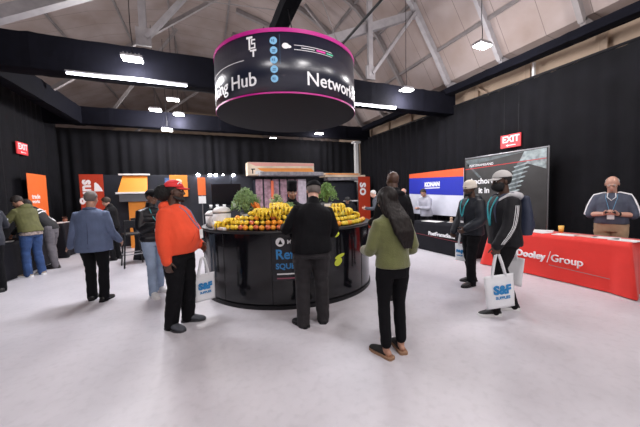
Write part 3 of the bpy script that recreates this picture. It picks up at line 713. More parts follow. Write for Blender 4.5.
#PEOPLE
# ---------------------------------------------------------------- people
SKIN = {'dark': (0.075, 0.037, 0.024), 'brown': (0.17, 0.085, 0.055), 'tan': (0.42, 0.22, 0.15), 'fair': (0.56, 0.31, 0.23)}
def skinm(k): return mat('skin_'+k, SKIN[k], .5, var=.08, vs=12)
def lerp(a, b, t): return a+(b-a)*t
def sm(t): t = max(0, min(1, t)); return t*t*(3-2*t)
class Fig:
    def __init__(s, name_label, loc, heading, H=1.75, g=1.0, belly=0.0, lean=0, side=0, twist=0, head=(0, 0, 0), arms=None, legs=None,
                 skin='fair', group=None, vox=.0075, lw=1.0, sh=.165):
        s.root = empty('person', (loc[0], loc[1], 0), R(-heading), name_label, 'person', group)
        s.H = H; s.k = H/1.75; s.g = g; s.belly = belly; s.lean = R(lean); s.side = R(side); s.tw = R(twist); s.vox = vox; s.lw = lw
        s.skin = skin; s.seed = random.random()*50; s.SH = sh
        A = {'ru': (.25, .0, -1), 'rf': (.08, .25, -1), 'lu': (-.25, 0, -1), 'lf': (-.08, .25, -1), 'rn': (-1, 0, 0), 'ln': (1, 0, 0), 'rc': .35, 'lc': .35}
        A.update(arms or {}); s.A = A
        Lg = {'r': (.11, 0), 'l': (-.11, 0), 'rk': .02, 'lk': .02, 'ra': 12, 'la': -12, 'hz': .92}
        Lg.update(legs or {}); s.Lg = Lg
        k = s.k
        s.pel = V((0, 0, .95*k))
        s.neck = s.T(V((0, -.005, 1.475))*k); s.hc0 = s.T(V((0, .02, 1.625))*k)
        hp, hy, hr = map(R, head)
        s.HR = s.TR() @ M.Rotation(hy, 3, 'Z') @ M.Rotation(-hp, 3, 'X') @ M.Rotation(hr, 3, 'Y')
        s.hc = s.neck+(s.HR @ V((0, .022, .15)))*k
        s.j = {}
        for sd, sx in (('r', 1), ('l', -1)):
            shd = s.T(V((sx*s.SH*(.65+.35*g), -.005, 1.372))*k)
            u = V(A[sd+'u']).normalized(); f = V(A[sd+'f']).normalized()
            el = shd+u*.285*k; wr = el+f*.255*k
            hip = V((sx*.092*(.5+.5*g), 0, Lg['hz']))*k; fx, fy = Lg[sd]; lift = Lg.get(sd+'z', 0)
            an = V((fx, fy-.03, .085+lift)); kn = (hip+an)/2+V((0, Lg[sd+'k']+.015, .02)); kn.x = lerp(hip.x, an.x, .55)
            s.j[sd] = dict(sh=shd, el=el, wr=wr, hip=hip, kn=kn, an=an, f=f, fa=R(Lg[sd+'a']), sx=sx)
    def TR(s): return M.Rotation(s.tw, 3, 'Z') @ M.Rotation(s.side, 3, 'Y') @ M.Rotation(-s.lean, 3, 'X')
    def T(s, p):
        q = p-s.pel; t = sm(q.z/(.28*s.k)+.25)
        if q.z < -.05*s.k: t = 0
        rot = M.Rotation(s.tw*t, 3, 'Z') @ M.Rotation(s.side*t, 3, 'Y') @ M.Rotation(-s.lean*t, 3, 'X')
        return s.pel+rot @ q
    def trings(s, z0, z1, inf=0.0, hemfl=0.0, n=14):
        """torso cross-sections between two heights (of a 1.75 m figure)"""
        P = [(.80, .165, .115, 0), (.90, .172, .12, -.005), (.98, .168, .118, 0), (1.08, .152, .108, .002), (1.2, .160, .115, .005), (1.32, .172, .122, .0), (1.38, .155, .108, -.006), (1.42, .125, .095, -.010), (1.455, .092, .078, -.012), (1.49, .062, .062, -.01)]
        out = []
        for i in range(n+1):
            z = lerp(z0, z1, i/n)
            a = P[0]
            for p, q in zip(P, P[1:]):
                if p[0] <= z <= q[0]: t = (z-p[0])/(q[0]-p[0]); a = tuple(lerp(x, y, t) for x, y in zip(p, q)); break
            else: a = P[-1] if z > P[-1][0] else P[0]
            _, rx, ry, cy = a
            bl = s.belly*math.exp(-((z-1.10)/.15)**2)
            g = lerp(s.g, 1, sm((z-1.38)/.1))
            fl = hemfl*(1-i/n)
            rx = rx*g+inf+fl+bl*.35; ry = ry*g+inf+fl+bl*.5; cy = cy+bl*.5
            c = V((0, cy, z))*s.k; e = .002
            c0 = s.T(c); ax = (s.T(c+V((.05, 0, 0)))-c0).normalized(); ay = (s.T(c+V((0, .05, 0)))-c0).normalized()
            out.append((c0, ax*rx*s.k, ay*ry*s.k))
        return out
    def arm(s, bm, sd, inf, u0=0.0, to=1.0, ext=0.0):
        j = s.j[sd]; k = s.k; g = .5+.5*s.g
        sh, el, wr = j['sh'], j['el'], j['wr']
        inw = s.T(V((j['sx']*.07, -.008, 1.385))*k)
        w2 = el+(wr-el)*to
        pts = [inw, sh, sh.lerp(el, .5), el.lerp(sh, .12), el.lerp(w2, .15), el.lerp(w2, .55), w2]
        rd = [.050, .053*g, .05*g, .042*g, .041*g, .038*g, .028]
        if inf: rd = [r_*k+inf for r_ in rd]; rd[-1] = .036*k+inf*.6
        else: rd = [r_*k for r_ in rd]
        if to < .2: pts = pts[:5]; rd = rd[:5]
        tube(bm, pts, rd, 14, round_ends=True)
    def leg(s, bm, sd, inf, zend=None, rcuff=None, wide=0.0):
        j = s.j[sd]; k = s.k; g = s.lw
        hip, kn, an = j['hip'], j['kn'], j['an']
        top = hip+V((0, 0, .03))
        e = an+V((0, 0, 0 if zend is None else zend))
        pts = [top, hip.lerp(kn, .3), hip.lerp(kn, .75), kn, kn.lerp(e, .3), kn.lerp(e, .7), e]
        rd = [.088*g, .085*g, .066*g, .056*g, .056*g, .045*g, .038]
        rd = [r_*k+inf+wide*i/6 for i, r_ in enumerate(rd)]
        if rcuff: rd[-1] = rcuff; rd[-2] = (rd[-3]+rcuff)/2
        tube(bm, pts, rd, 14, round_ends=True)
    def hand(s, bm, sd):
        j = s.j[sd]; k = s.k; W = j['wr']; d = V(s.A.get(sd+'d', j['f'])).normalized(); n = V(s.A[sd+'n']); n = (n-d*n.dot(d)).normalized()
        t = d.cross(n); th = t if sd == 'r' else -t; c = s.A[sd+'c']
        def fr(p, a, b): return (p, t*a*k, n*b*k)
        loft(bm, [fr(W-d*.02*k, .026, .022), fr(W+d*.02*k, .03, .018), fr(W+d*.05*k, .041, .016), fr(W+d*.085*k, .041, .014), fr(W+d*.095*k, .036, .01)], 12)
        for i, L in enumerate((.066, .08, .086, .076)):
            o = (-.0315+.021*i)
            if sd == 'r': off = t*o
            else: off = -t*o
            b = W+(d*.082+off)*k; p = [b]; ang = 0; dirn = d.copy()
            for q in (.42, .32, .26):
                ang += c*(1.0 if q < .4 else .7)
                dirn = d*cos(ang)+n*sin(ang)+off*.8
                b = b+dirn.normalized()*L*q*k; p.append(b)
            tube(bm, p, [.0095*k, .009*k, .008*k, .0065*k], 8)
        b = W+(d*.02+th*.026)*k; p = [b]
        for q, dd in ((.038, d*.65+th*.75+n*.25), (.032, d*.85+th*.4+n*.45), (.026, d*.9+th*.15+n*.5)):
            b = b+dd.normalized()*q*k; p.append(b)
        tube(bm, p, [.014*k, .012*k, .010*k, .008*k], 8)
    def hp(s, x, y, z): return s.hc+(s.HR @ V((x, y, z)))*s.k*1.04
    def body(s, bare_fore=False):
        bm = bmesh.new(); k = s.k
        loft(bm, s.trings(.84, 1.47, -.02), 18)
        for sd in 'rl':
            s.arm(bm, sd, 0); s.leg(bm, sd, 0); s.hand(bm, sd)
            j = s.j[sd]; an = j['an']; fd = V((sin(j['fa']), cos(j['fa']), 0))
            tube(bm, [an, an+fd*.01-V((0, 0, .045)), an+fd*.08-V((0, 0, .055)), an+fd*.14-V((0, 0, .06))], [.034, .034, .03, .02], 10)
            he = an-fd*.03-V((0, 0, .04)); ell(bm, he, (.03, .03, .03))
        tube(bm, [s.T(V((0, -.015, 1.40))*k), s.neck, s.hp(0, -.015, -.04)], [.075*k, .057*k*(.6+.4*s.g), .054*k*(.6+.4*s.g)], 14)
        HRm = s.HR
        def E(x, y, z, rx, ry, rz): ell(bm, s.hp(x, y, z), (rx*k, ry*k, rz*k), HRm, 18, 12)
        fat = .9+.1*s.g
        E(0, -.012, .035, .075, .094, .088); E(0, .022, -.02, .063*fat, .068, .085); E(0, .045, -.078, .038*fat, .034, .030)
        E(0, .012, -.055, .058*fat, .06, .05)
        E(0, .084, .026, .045, .012, .010)                                  # brow
        for q in (-1, 1):
            E(q*.036, .066, -.018, .022, .02, .02)                           # cheek
            E(q*.076, -.005, -.002, .008, .019, .031)                        # ear
        tube(bm, [s.hp(0, .086, .014), s.hp(0, .098, -.008), s.hp(0, .108, -.026), s.hp(0, .094, -.034)], [.008*k, .010*k, .013*k, .010*k], 8)
        for q in (-1, 1): E(q*.012, .094, -.030, .009, .010, .008)
        E(0, .080, -.054, .020, .012, .006); E(0, .080, -.064, .017, .011, .006)
        me = remesh(bm, s.vox, 1)
        s.bodyo = mkobj('body', me, skinm(s.skin), s.root, True)
        for q in (-1, 1):
            bm = bmesh.new(); ell(bm, s.hp(q*.030, .082, .010), (.0125*k, .009*k, .007*k), HRm, 10, 8); ob = obj('eye', bm, mat('eye_white', (.6, .58, .56), .3), s.root, True)
            bm = bmesh.new(); ell(bm, s.hp(q*.030, .0885, .010), (.0055*k, .004*k, .0055*k), HRm, 8, 6); obj('iris', bm, mat('iris', (.03, .018, .01), .2), ob, True)
        hc = mat('hair_'+s.hairc, HAIRC[s.hairc], .7)
        for q in (-1, 1):
            bm = bmesh.new(); tube(bm, [s.hp(q*.014, .091, .028), s.hp(q*.030, .092, .032), s.hp(q*.046, .080, .027)], [.004*k, .005*k, .003*k], 6); obj('eyebrow', bm, hc, s.root, True)
        bm = bmesh.new(); ell(bm, s.hp(0, .0895, -.059), (.019*k, .006*k, .0065*k), HRm, 12, 6)
        obj('lips', bm, mat('lips_'+s.skin, [min(1, c*x) for c, x in zip(SKIN[s.skin], (1.0, .62, .62))], .45), s.root, True)
    def cap_hair(s, thick=.008, front=.05, low=-.03, noise_=.004, bald=False):
        """short hair shell"""
        k = s.k; bm = bmesh.new(); HRm = s.HR
        ell(bm, (0, 0, 0), (.075+thick, .094+thick, .088+thick), None, 40, 28)
        if bald:
            bmesh.ops.delete(bm, geom=[v for v in bm.verts if v.co.z > .03 or v.co.z < -.075 or v.co.y > .02], context='VERTS')
        else:
            bmesh.ops.delete(bm, geom=[v for v in bm.verts if v.co.z < low-.045+max(0, (v.co.y+.01))*1.5 or (v.co.y > front and v.co.z < .045)], context='VERTS')
        for v in bm.verts:
            d = noise.noise(v.co*60+V((s.seed, 0, 0)))*noise_
            v.co = s.hp(*(v.co*(1+d/.09)+V((0, -.012, .035))))
        o = obj('hair', bm, mat('hair_'+s.hairc, HAIRC[s.hairc], .75, var=.3, vs=80), s.root, True)
        md = o.modifiers.new('s', 'SOLIDIFY'); md.thickness = .008; md.offset = -1
    def top(s, m, inf=.02, z0=.88, z1=1.455, sl=1.0, sinf=None, hem=0.0, name='jacket', wr=.006, wf=9, collar=.0, hood=0, extra=None, cuff=True):
        bm = bmesh.new(); k = s.k
        loft(bm, s.trings(z0, z1, inf, hem), 20)
        for sd in 'rl': s.arm(bm, sd, sinf if sinf is not None else inf*.65, to=sl)
        if collar:
            tube(bm, [s.T(V((0, -.02, 1.42))*k), s.neck+V((0, 0, .02+collar*.3)), s.neck+(s.HR @ V((0, 0, .03+collar*.6)))*k], [.10*k, .078*k, .075*k], 16, round_ends=False)
        if hood:
            ell(bm, s.T(V((0, -.085, 1.45))*k), (.12*k, .075*k, .075*k*hood), s.TR())
            ell(bm, s.T(V((0, .03, 1.43))*k), (.10*k, .065*k, .05*k), s.TR())
        if extra: extra(bm, s)
        me = remesh(bm, max(s.vox, .010), 3, wr, wf, s.seed)
        o = mkobj(name, me, m, s.root, True); s.topo = o
        s.bvh = BVHTree.FromPolygons([v.co for v in me.vertices], [p.vertices[:] for p in me.polygons])
        return o
    def trousers(s, m, inf=.014, zend=-.02, rcuff=.058, wide=0.0, name='trousers', wr=.006, ztop=1.0):
        bm = bmesh.new()
        loft(bm, s.trings(.83, ztop, inf*.5+.002), 20)
        for sd in 'rl': s.leg(bm, sd, inf, zend, rcuff, wide)
        me = remesh(bm, max(s.vox, .010), 3, wr, 8, s.seed+9, 1.7)
        o = mkobj(name, me, m, s.root, True); s.tro = o; return o
    def shoes(s, m, sole=None, L=.28, W=.048, hi=.0, kind='shoe', back=True):
        for sd in 'rl':
            j = s.j[sd]; an = j['an']; z = an.z-.085; c = V((an.x, an.y, z)); fd = V((sin(j['fa']), cos(j['fa']), 0)); rt = V((cos(j['fa']), -sin(j['fa']), 0)); up = V((0, 0, 1))
            def P(y, w_, zb, zt, yy=0): return (c+fd*y+up*(zb+zt)/2, rt*w_, up*(zt-zb)/2)
            bm = bmesh.new(); b0 = .012
            y0 = -.075 if back else -.01
            rg = [P(y0, W*.6, b0, .05), P(y0+.015, W*.82, b0, .085+hi if back else .075), P(y0+.06, W*.9, b0, .105+hi if back else .09), P(.06, W*.95, b0, .088), P(.11, W*1.05, b0, .068), P(.155, W*.98, b0, .055), P(.19, W*.7, b0, .044), P(.205, W*.35, b0, .034)]
            loft(bm, rg, 16)
            me = remesh(bm, .006, 2); so = mkobj(kind, me, m, s.root, True)
            bm = bmesh.new(); pts = []
            prof = [(-.082, .5), (-.07, .8), (-.03, .9), (.03, .86), (.10, 1.06), (.15, 1.0), (.19, .72), (.208, .36)]
            left = [c+fd*y+rt*W*1.04*w_ for y, w_ in prof]; right = [c+fd*y-rt*W*1.04*w_ for y, w_ in prof][::-1]
            poly(bm, left+right, (0, 0, .036 if sole is WSOLE else .024)); obj('sole', bm, sole or SATINBLK, so)
    def front(s, x, z, off=.004, back=False):
        """point on the chest (or back) surface of the garment"""
        k = s.k; c = s.T(V((x, 0, z))*k); d = (s.T(V((x, .1, z))*k)-c).normalized()
        if back: d = -d
        h = s.bvh.ray_cast(c+d*.9, -d)
        return (h[0]+d*off) if h[0] else c+d*(.13+off)
    def lanyard(s, m, z1=1.12, badge=True, w_=.006, bc=None, wid=.09):
        L = [s.front(-x, z, .006) for x, z in ((wid*.75, 1.44), (wid*.72, 1.38), (wid*.5, 1.30), (wid*.25, 1.20), (.004, z1))]
        Rr = [s.front(x, z, .006) for x, z in ((wid*.75, 1.44), (wid*.72, 1.38), (wid*.5, 1.30), (wid*.25, 1.20), (.004, z1))]
        bm = bmesh.new(); a = s.front(-wid*.8, 1.45, .006)
        tube(bm, L+Rr[::-1], w_, 6, flat=.5)
        o = obj('lanyard', bm, m, s.root, True)
        if badge:
            p = s.front(0, z1-.06, .014); bm = bmesh.new(); fd = (s.T(V((0, .1, 1.1)))-s.T(V((0, 0, 1.1)))).normalized()
            rx = V((fd.y, -fd.x, 0)).normalized(); rot = M((rx, fd, rx.cross(fd))).transposed()
            box(bm, p, (.085, .006, .11), rot, .002); b = obj('badge', bm, bc or mat('badge_dark', (.05, .05, .06), .3), s.root)
            bm = bmesh.new(); box(bm, p+fd*.004+V((0, 0, -.03)), (.07, .003, .035), rot); obj('badge_print', bm, WLET, b)
    def cap(s, m, fwd=1, mb=None, peak=True, tilt=0):
        k = s.k; bm = bmesh.new()
        ell(bm, (0, 0, 0), (.086, .103, .096), None, 32, 20)
        bmesh.ops.delete(bm, geom=[v for v in bm.verts if v.co.z < .012], context='VERTS')
        for v in bm.verts: v.co = s.hp(*(v.co+V((0, -.010, .036))))
        o = obj('cap', bm, m, s.root, True); md = o.modifiers.new('s', 'SOLIDIFY'); md.thickness = .006; md.offset = 1
        if peak:
            bm = bmesh.new(); top_, n = [], 14
            rows = []
            for i in range(n+1):
                a = R(-62+124*i/n); row = []
                for j in range(5):
                    t = j/4; rx = .083; x = sin(a)*rx*(1-.04*t); y = cos(a)*.098+t*.078*cos(a)**.6
                    z = .052-.016*t*1.2-.9*x*x*2*(1)
                    row.append(bm.verts.new(s.hp(x, fwd*y-.010, z)))
                rows.append(row)
            for a_, b_ in zip(rows, rows[1:]):
                for j in range(4): bm.faces.new((a_[j], a_[j+1], b_[j+1], b_[j]))
            p = obj('peak', bm, mb or m, o, True); md = p.modifiers.new('s', 'SOLIDIFY'); md.thickness = .006
        bm = bmesh.new(); ell(bm, s.hp(0, -.010, .134), (.008, .008, .005), s.HR, 8, 6); obj('button', bm, m, o, True)
        return o
    def beanie(s, m, h=.125, slouch=0.0):
        bm = bmesh.new()
        for z, r_ in (): pass
        lp = [(.02, 1.02), (.05, 1.05), (.08, 1.0), (.105, .86), (h, .6), (h+.012, .25), (h+.014, .02)]
        rings = [(s.hp(0, -.014-slouch*z, z), (s.HR @ V((.084*r_, 0, 0)))*s.k, (s.HR @ V((0, .104*r_, 0)))*s.k) for z, r_ in lp]
        loft(bm, rings, 28); o = obj('beanie', bm, m, s.root, True)
        bm = bmesh.new(); lp = [(.0, 1.03), (.004, 1.09), (.045, 1.10), (.05, 1.04)]
        loft(bm, [(s.hp(0, -.014, z), (s.HR @ V((.084*r_, 0, 0)))*s.k, (s.HR @ V((0, .104*r_, 0)))*s.k) for z, r_ in lp], 28); obj('folded_band', bm, m, o, True)
    def ribbon_on(s, name, pts, w_, m, parent=None):
        bm = bmesh.new(); tube(bm, pts, w_, 6, flat=.4); return obj(name, bm, m, parent or s.root, True)
HAIRC = {'black': (.008, .007, .007), 'brown': (.045, .028, .018), 'grey': (.14, .12, .11), 'dark': (.02, .014, .012), 'silver': (.45, .43, .41)}
Fig.hairc = 'black'
def fabric(name, col, rough=.8, **k): return mat(name, col, rough, var=k.pop('var', .12), vs=k.pop('vs', 10), bump=k.pop('bump', .12), bs=k.pop('bs', 160), sheen=k.pop('sheen', .03), **k)
BLK = fabric('black_fabric', (.0045, .0045, .006), spec=.15, sheen=0); BLK2 = fabric('soft_black_fabric', (.007, .0065, .008), spec=.2, sheen=0); DENIM = fabric('blue_denim', (.022, .058, .17), var=.3, vs=6)
LDENIM = fabric('light_denim', (.26, .34, .47), var=.22, vs=6); GREYJ = fabric('grey_denim', (.13, .12, .135), var=.25, vs=6)
SHOEB = mat('black_leather', (.012, .011, .012), .3); WSOLE = mat('white_sole', (.75, .75, .75), .5); TEAL = mat('teal_ribbon', (.05, .42, .48), .5)
NAVYJ = fabric('navy_nylon', (.018, .022, .04), .5)

def tote(loc, heading, w_, h, label, hl=.24, tilt=0, lett=True, both=False, seed=0.0, flip=1):
    """cotton bag; local x = width, -y = printed side, hung from z = top of handles"""
    t = empty('tote_bag', loc, R(heading), label, 'bag')
    if tilt: t.rotation_euler = (0, R(tilt), R(heading))
    CAN = mat('white_cotton', (.78, .79, .82), .8, var=.04, vs=6, bump=.1, bs=150)
    bm = bmesh.new(); nx, nz = 14, 16; front, back = [], []
    for sgn, lst in ((-1, front), (1, back)):
        for i in range(nx+1):
            col = []
            for j in range(nz+1):
                x = (i/nx-.5)*w_; z = -hl-h*(j/nz)
                e = (1-(2*i/nx-1)**2)**.5 if 0 < i < nx else 0
                b_ = sm(j/nz*1.6)*(1 if j < nz else 0)
                y = sgn*(.006+.045*e*b_)+.006*noise.noise(V((x*9, z*9, seed)))
                if i in (0, nx) or j == nz: y = .004*noise.noise(V((x*9, z*9, seed)))
                z += .012*noise.noise(V((x*5, 3, seed)))*(1 if j else .4)
                col.append(bm.verts.new((x*(1-.04*(j/nz)), y, z)))
            lst.append(col)
    for lst in (front, back):
        for i in range(nx):
            for j in range(nz): bm.faces.new((lst[i][j], lst[i][j+1], lst[i+1][j+1], lst[i+1][j]))
    bmesh.ops.remove_doubles(bm, verts=bm.verts[:], dist=.0005)
    o = obj('bag_body', bm, CAN, t, True); md = o.modifiers.new('s', 'SOLIDIFY'); md.thickness = .002
    for sgn in (-1, 1):
        bm = bmesh.new(); pts = [(-w_*.24, sgn*.008, -hl-.03), (-w_*.22, sgn*.010, -hl), (-w_*.13, sgn*.012, -hl*.45), (-.02, sgn*.01, -.02), (0, sgn*.01, 0), (.02, sgn*.01, -.02), (w_*.13, sgn*.012, -hl*.45), (w_*.22, sgn*.010, -hl), (w_*.24, sgn*.008, -hl-.03)]
        tube(bm, pts, .013, 8, flat=.25, ref=(1, 0, 0)); obj('handle', bm, CAN, t, True)
    if lett:
        BL = mat('blue_lettering', (.02, .22, .52), .6)
        for q, (s_, sz, zc, bold) in enumerate((('S&F', w_*.37, -hl-h*.52, .008), ('SUPPLIES', w_*.125, -hl-h*.68, .002))):
            me = text_mesh(s_, sz, .001, bold, 'CENTER'); me.transform(M.Rotation(pi/2, 4, 'X'))
            for v in me.vertices:
                x = v.co.x; e = max(0, 1-(2*x/w_)**2)**.5; v.co = V((x, v.co.y-.012-.043*e, v.co.z+zc))
            me.update(); mkobj('lettering', me, BL, t)
    return t

# 1 woman in the green sweater
Fig.hairc = 'dark'
f = Fig('woman with long dark hair in an olive sweater, seen from behind in the foreground', (1.63, 2.22), 8, 1.60, .93, lean=2, head=(14, 24, 0), sh=.150,
        arms=dict(lu=(-.30, .12, -1), lf=(.12, .85, -.12), ru=(.36, -.05, -1), rf=(.0, .8, -.25), lc=.7, rc=.6, ln=(.8, 0, -.4), rn=(-1, 0, 0)), legs=dict(l=(-.10, -.01), r=(.085, .04), la=-22, ra=8), skin='tan', lw=.98)
f.body()
OLIVE = fabric('olive_knit', (.125, .135, .045), .9, bump=.5, bs=90, sheen=.4)
f.top(OLIVE, .026, .93, 1.47, hem=.004, name='sweater', wr=.005, wf=8, collar=.02, sinf=.022)
f.trousers(BLK, .008, .045, .052, name='trousers', wr=.004)
f.shoes(mat('black_suede', (.012, .011, .011), .8), mat('cork_sole', (.30, .17, .10), .7), back=False, kind='clog')
# long hair
bm = bmesh.new()
ell(bm, f.hp(0, -.016, .036), (.086, .108, .10), f.HR, 20, 14)
bk = [f.hp(0, -.03, .03), f.hp(.0, -.085, -.05)]
for q in range(9):
    x = -.066+q*.0165
    tube(bm, [f.hp(x*.9, -.02-.05*(1-abs(x)*9), .05), f.hp(x*1.15, -.075+abs(x)*.4, -.06), f.T(V((x*1.25+.02, -.135, 1.42))*f.k), f.T(V((x*1.2+.045, -.165, 1.30))*f.k), f.T(V((x*.85+.07, -.165, 1.22+.02*sin(q*2.4)))*f.k), f.T(V((x*.6+.085, -.155, 1.14+.03*sin(q*3.1)))*f.k)],
         [.035, .034, .03, .027, .02, .007], 8)
for q in (-1, 1): tube(bm, [f.hp(q*.07, .02, .06), f.hp(q*.082, .012, -.02), f.hp(q*.085, -.01, -.10), f.hp(q*.10, -.04, -.17)], [.024, .026, .028, .02], 8)
me = remesh(bm, .007, 1); NS = [v.normal.copy() for v in me.vertices]
for v, nn in zip(me.vertices, NS):
    p = v.co; v.co = p+nn*.004*noise.noise(V((p.x*90, p.y*90, p.z*7)))
mkobj('hair', me, mat('hair_dark_long', (.009, .006, .0055), .5, var=.5, vs=30, spec=.25), f.root, True)

# 2 stout man in black at the counter
Fig.hairc = 'grey'
f = Fig('stout man in black sweatshirt and black cap leaning at the counter, seen from behind', (1.15, 3.15), 12, 1.73, 1.28, belly=.05, lean=6, side=6, twist=6, head=(8, -6, 0), sh=.172,
        arms=dict(lu=(-.50, .25, -.85), lf=(-.05, .9, .05), ru=(.32, .2, -.9), rf=(-.45, .85, .0), lc=.3, rc=.5, ln=(0, 0, -1), rn=(0, 0, -1)),
        legs=dict(l=(-.125, -.02), r=(.125, .05), la=-30, ra=14), skin='fair', lw=1.25)
f.body(); f.cap_hair(.006, low=-.02)
f.top(BLK, .026, .89, 1.46, name='sweatshirt', wr=.008, wf=7, collar=.03)
f.trousers(fabric('charcoal_trousers', (.011, .009, .0115)), .016, -.045, .075, wr=.010)
f.shoes(SHOEB, W=.052, kind='shoe')
f.cap(BLK)
# 3 man in red-orange hoodie
Fig.hairc = 'black'
REDH = fabric('red_hoodie_fabric', (.80, .075, .024), .85, var=.05)
f = Fig('heavy man in red-orange hoodie and red cap standing in profile at the counter', (-.32, 3.80), 112, 1.76, 1.25, belly=.11, lean=-3, head=(4, 10, 0), sh=.17,
        arms=dict(ru=(.22, -.06, -1), rf=(.0, .12, -1), lu=(-.12, .1, -1), lf=(.35, .8, -.5), rc=.45, lc=.5, ln=(1, 0, 0)), legs=dict(r=(.11, -.05), l=(-.11, .05), ra=22, la=-10), skin='dark', lw=1.28)
f.body(); f.cap_hair(.008)
f.top(REDH, .030, .90, 1.46, name='hoodie', wr=.009, wf=6, hood=1.0, sinf=.028)
bm = bmesh.new(); pp = [f.front(x, z, .006) for x, z in ((-.13, 1.14), (.13, 1.14), (.17, .98), (-.17, .98))]
f.trousers(BLK, .018, -.03, .075, wr=.009)
f.shoes(mat('grey_rubber', (.06, .065, .08), .6, var=.2), mat('dark_rubber', (.03, .03, .035), .6), W=.056, kind='clog')
f.lanyard(mat('blue_grey_ribbon', (.20, .25, .40), .5), 1.16, bc=WHITE)
f.ribbon_on('pocket_edge', [f.front(x, z, .002) for x, z in ((.06, 1.16), (.11, 1.10), (.14, 1.03))], .004, mat('dark_red_thread', (.5, .03, .012), .8), f.topo)  # pocket edge in a darker red than the hoodie
REDCAP = fabric('red_cap_fabric', (.70, .03, .035), .7)
c = f.cap(REDCAP)
bm = bmesh.new(); tube(bm, [f.hp(.040, .083, .09), f.hp(.055, .070, .105), f.hp(.065, .055, .085)], .006, 6, flat=.5); obj('cap_mark', bm, WLET, c, True)
bm = bmesh.new()
ell(bm, f.hp(.035, -.115, -.015), (.088, .088, .098), None, 24, 18)
me = remesh(bm, .008, 1, .007, 45, 3); mkobj('hair_puff', me, mat('hair_black_puff', (.003, .003, .003), .9), f.root, True)
bm = bmesh.new(); tube(bm, [f.hp(.068, .01, -.06), f.hp(.055, .045, -.085), f.hp(0, .082, -.10), f.hp(-.055, .045, -.085), f.hp(-.068, .01, -.06)], [.014, .022, .028, .022, .014], 8)
me = remesh(bm, .006, 1, .003, 60, 2); mkobj('beard', me, mat('hair_black', HAIRC['black'], .7), f.root, True)
tote((-.06, 3.98, .78), 22+0, .30, .36, 'white tote bag hanging beside the heavy man in red, against the counter', hl=.22, seed=1.0)

# 4 man in the blue blazer
Fig.hairc = 'grey'
f = Fig('man in blue-grey blazer and black trousers walking away at left', (-1.62, 5.38), 6, 1.70, 1.15, lean=-2, head=(6, -8, 0), sh=.172,
        arms=dict(lu=(-.22, -.08, -1), lf=(-.35, .35, -.75), ru=(.24, .0, -1), rf=(.15, .65, -.55), lc=.4, ld=(-.7, .4, -.3), rn=(-1, 0, 0)), legs=dict(l=(-.09, .07), r=(.12, -.06), la=-8, ra=14), skin='tan', lw=1.08)
f.body(); f.cap_hair(.006, low=-.02)
BLAZ = fabric('blue_blazer_wool', (.085, .115, .20), .8, var=.1)
f.top(BLAZ, .032, .80, 1.46, hem=.03, name='blazer', wr=.006, wf=6)
bm = bmesh.new(); tube(bm, [f.T(V((x, y, z))*f.k) for x, y, z in ((-.085, .05, 1.44), (-.075, -.05, 1.475), (0, -.085, 1.485), (.075, -.05, 1.475), (.085, .05, 1.44))], [.015, .022, .024, .022, .015], 8); me = remesh(bm, .007, 1); mkobj('collar', me, BLAZ, f.topo, True)
f.ribbon_on('vent_seam', [f.front(0, z, .001, True) for z in (1.36, 1.2, 1.05, .95, .86)], .0035, mat('blazer_seam', (.03, .04, .075), .8), f.topo)
f.trousers(BLK, .012, -.045, .066, wr=.007); f.shoes(SHOEB, W=.046)
# 5 man in black puffer jacket
f = Fig('man in black puffer jacket, cap and light jeans, turned towards the red-capped man', (-.80, 5.28), 148, 1.70, 1.02, head=(4, 12, 0),
        arms=dict(ru=(.15, .15, -1), rf=(-.55, .75, .35), lu=(-.15, .1, -1), lf=(.45, .8, .2), rc=.8, lc=.8, rn=(0, 0, -1), ln=(0, 0, -1)), legs=dict(r=(.10, .14), l=(-.10, -.08), ra=5, la=-15, rk=.03), skin='brown')
f.hairc = 'black'; f.body(); f.cap_hair(.006)
def puff(bm, s):
    for i in range(6): loft(bm, [(c, a*1.0, b*1.0) for c, a, b in s.trings(.93+i*.08, .97+i*.08, .034, n=2)], 20)
f.top(mat('puffer_black', (.007, .007, .010), .4, spec=.35), .024, .90, 1.46, name='puffer_jacket', wr=.004, collar=.07, extra=puff, sinf=.026)
f.trousers(LDENIM, .012, -.03, .06, wr=.006); f.shoes(mat('white_leather', (.72, .72, .72), .5), WSOLE, kind='sneaker')
f.cap(BLK); f.lanyard(TEAL, 1.18, bc=WHITE)
f = None
# 6 green jacket
Fig.hairc = 'dark'
f = Fig('dark-haired man in olive jacket and blue jeans bending over the left table', (-3.42, 7.82), -62, 1.76, .96, lean=16, head=(25, 0, 0), vox=.010,
        arms=dict(ru=(.35, .3, -.8), rf=(-.15, .9, -.1), lu=(-.3, .5, -.8), lf=(.1, .95, -.05), ln=(0, 0, -1), rn=(0, 0, -1)), legs=dict(r=(.11, -.02), l=(-.11, .04)), skin='tan')
f.body(); f.cap_hair(.014, noise_=.012)
f.top(fabric('olive_jacket', (.10, .10, .032), .8, var=.2), .036, .94, 1.46, hem=.015, name='jacket', hood=.9, wr=.010, wf=6)
bm = bmesh.new(); loft(bm, f.trings(.87, .955, .028, .01), 20); me = remesh(bm, .010, 2, .006, 12); mkobj('shirt_hem', me, fabric('plaid_shirt', (.30, .24, .22), .8, var=.6, vs=22), f.root, True)
f.trousers(DENIM, .018, -.035, .07, wr=.010); f.shoes(mat('tan_suede', (.30, .24, .19), .8), WSOLE, kind='sneaker')
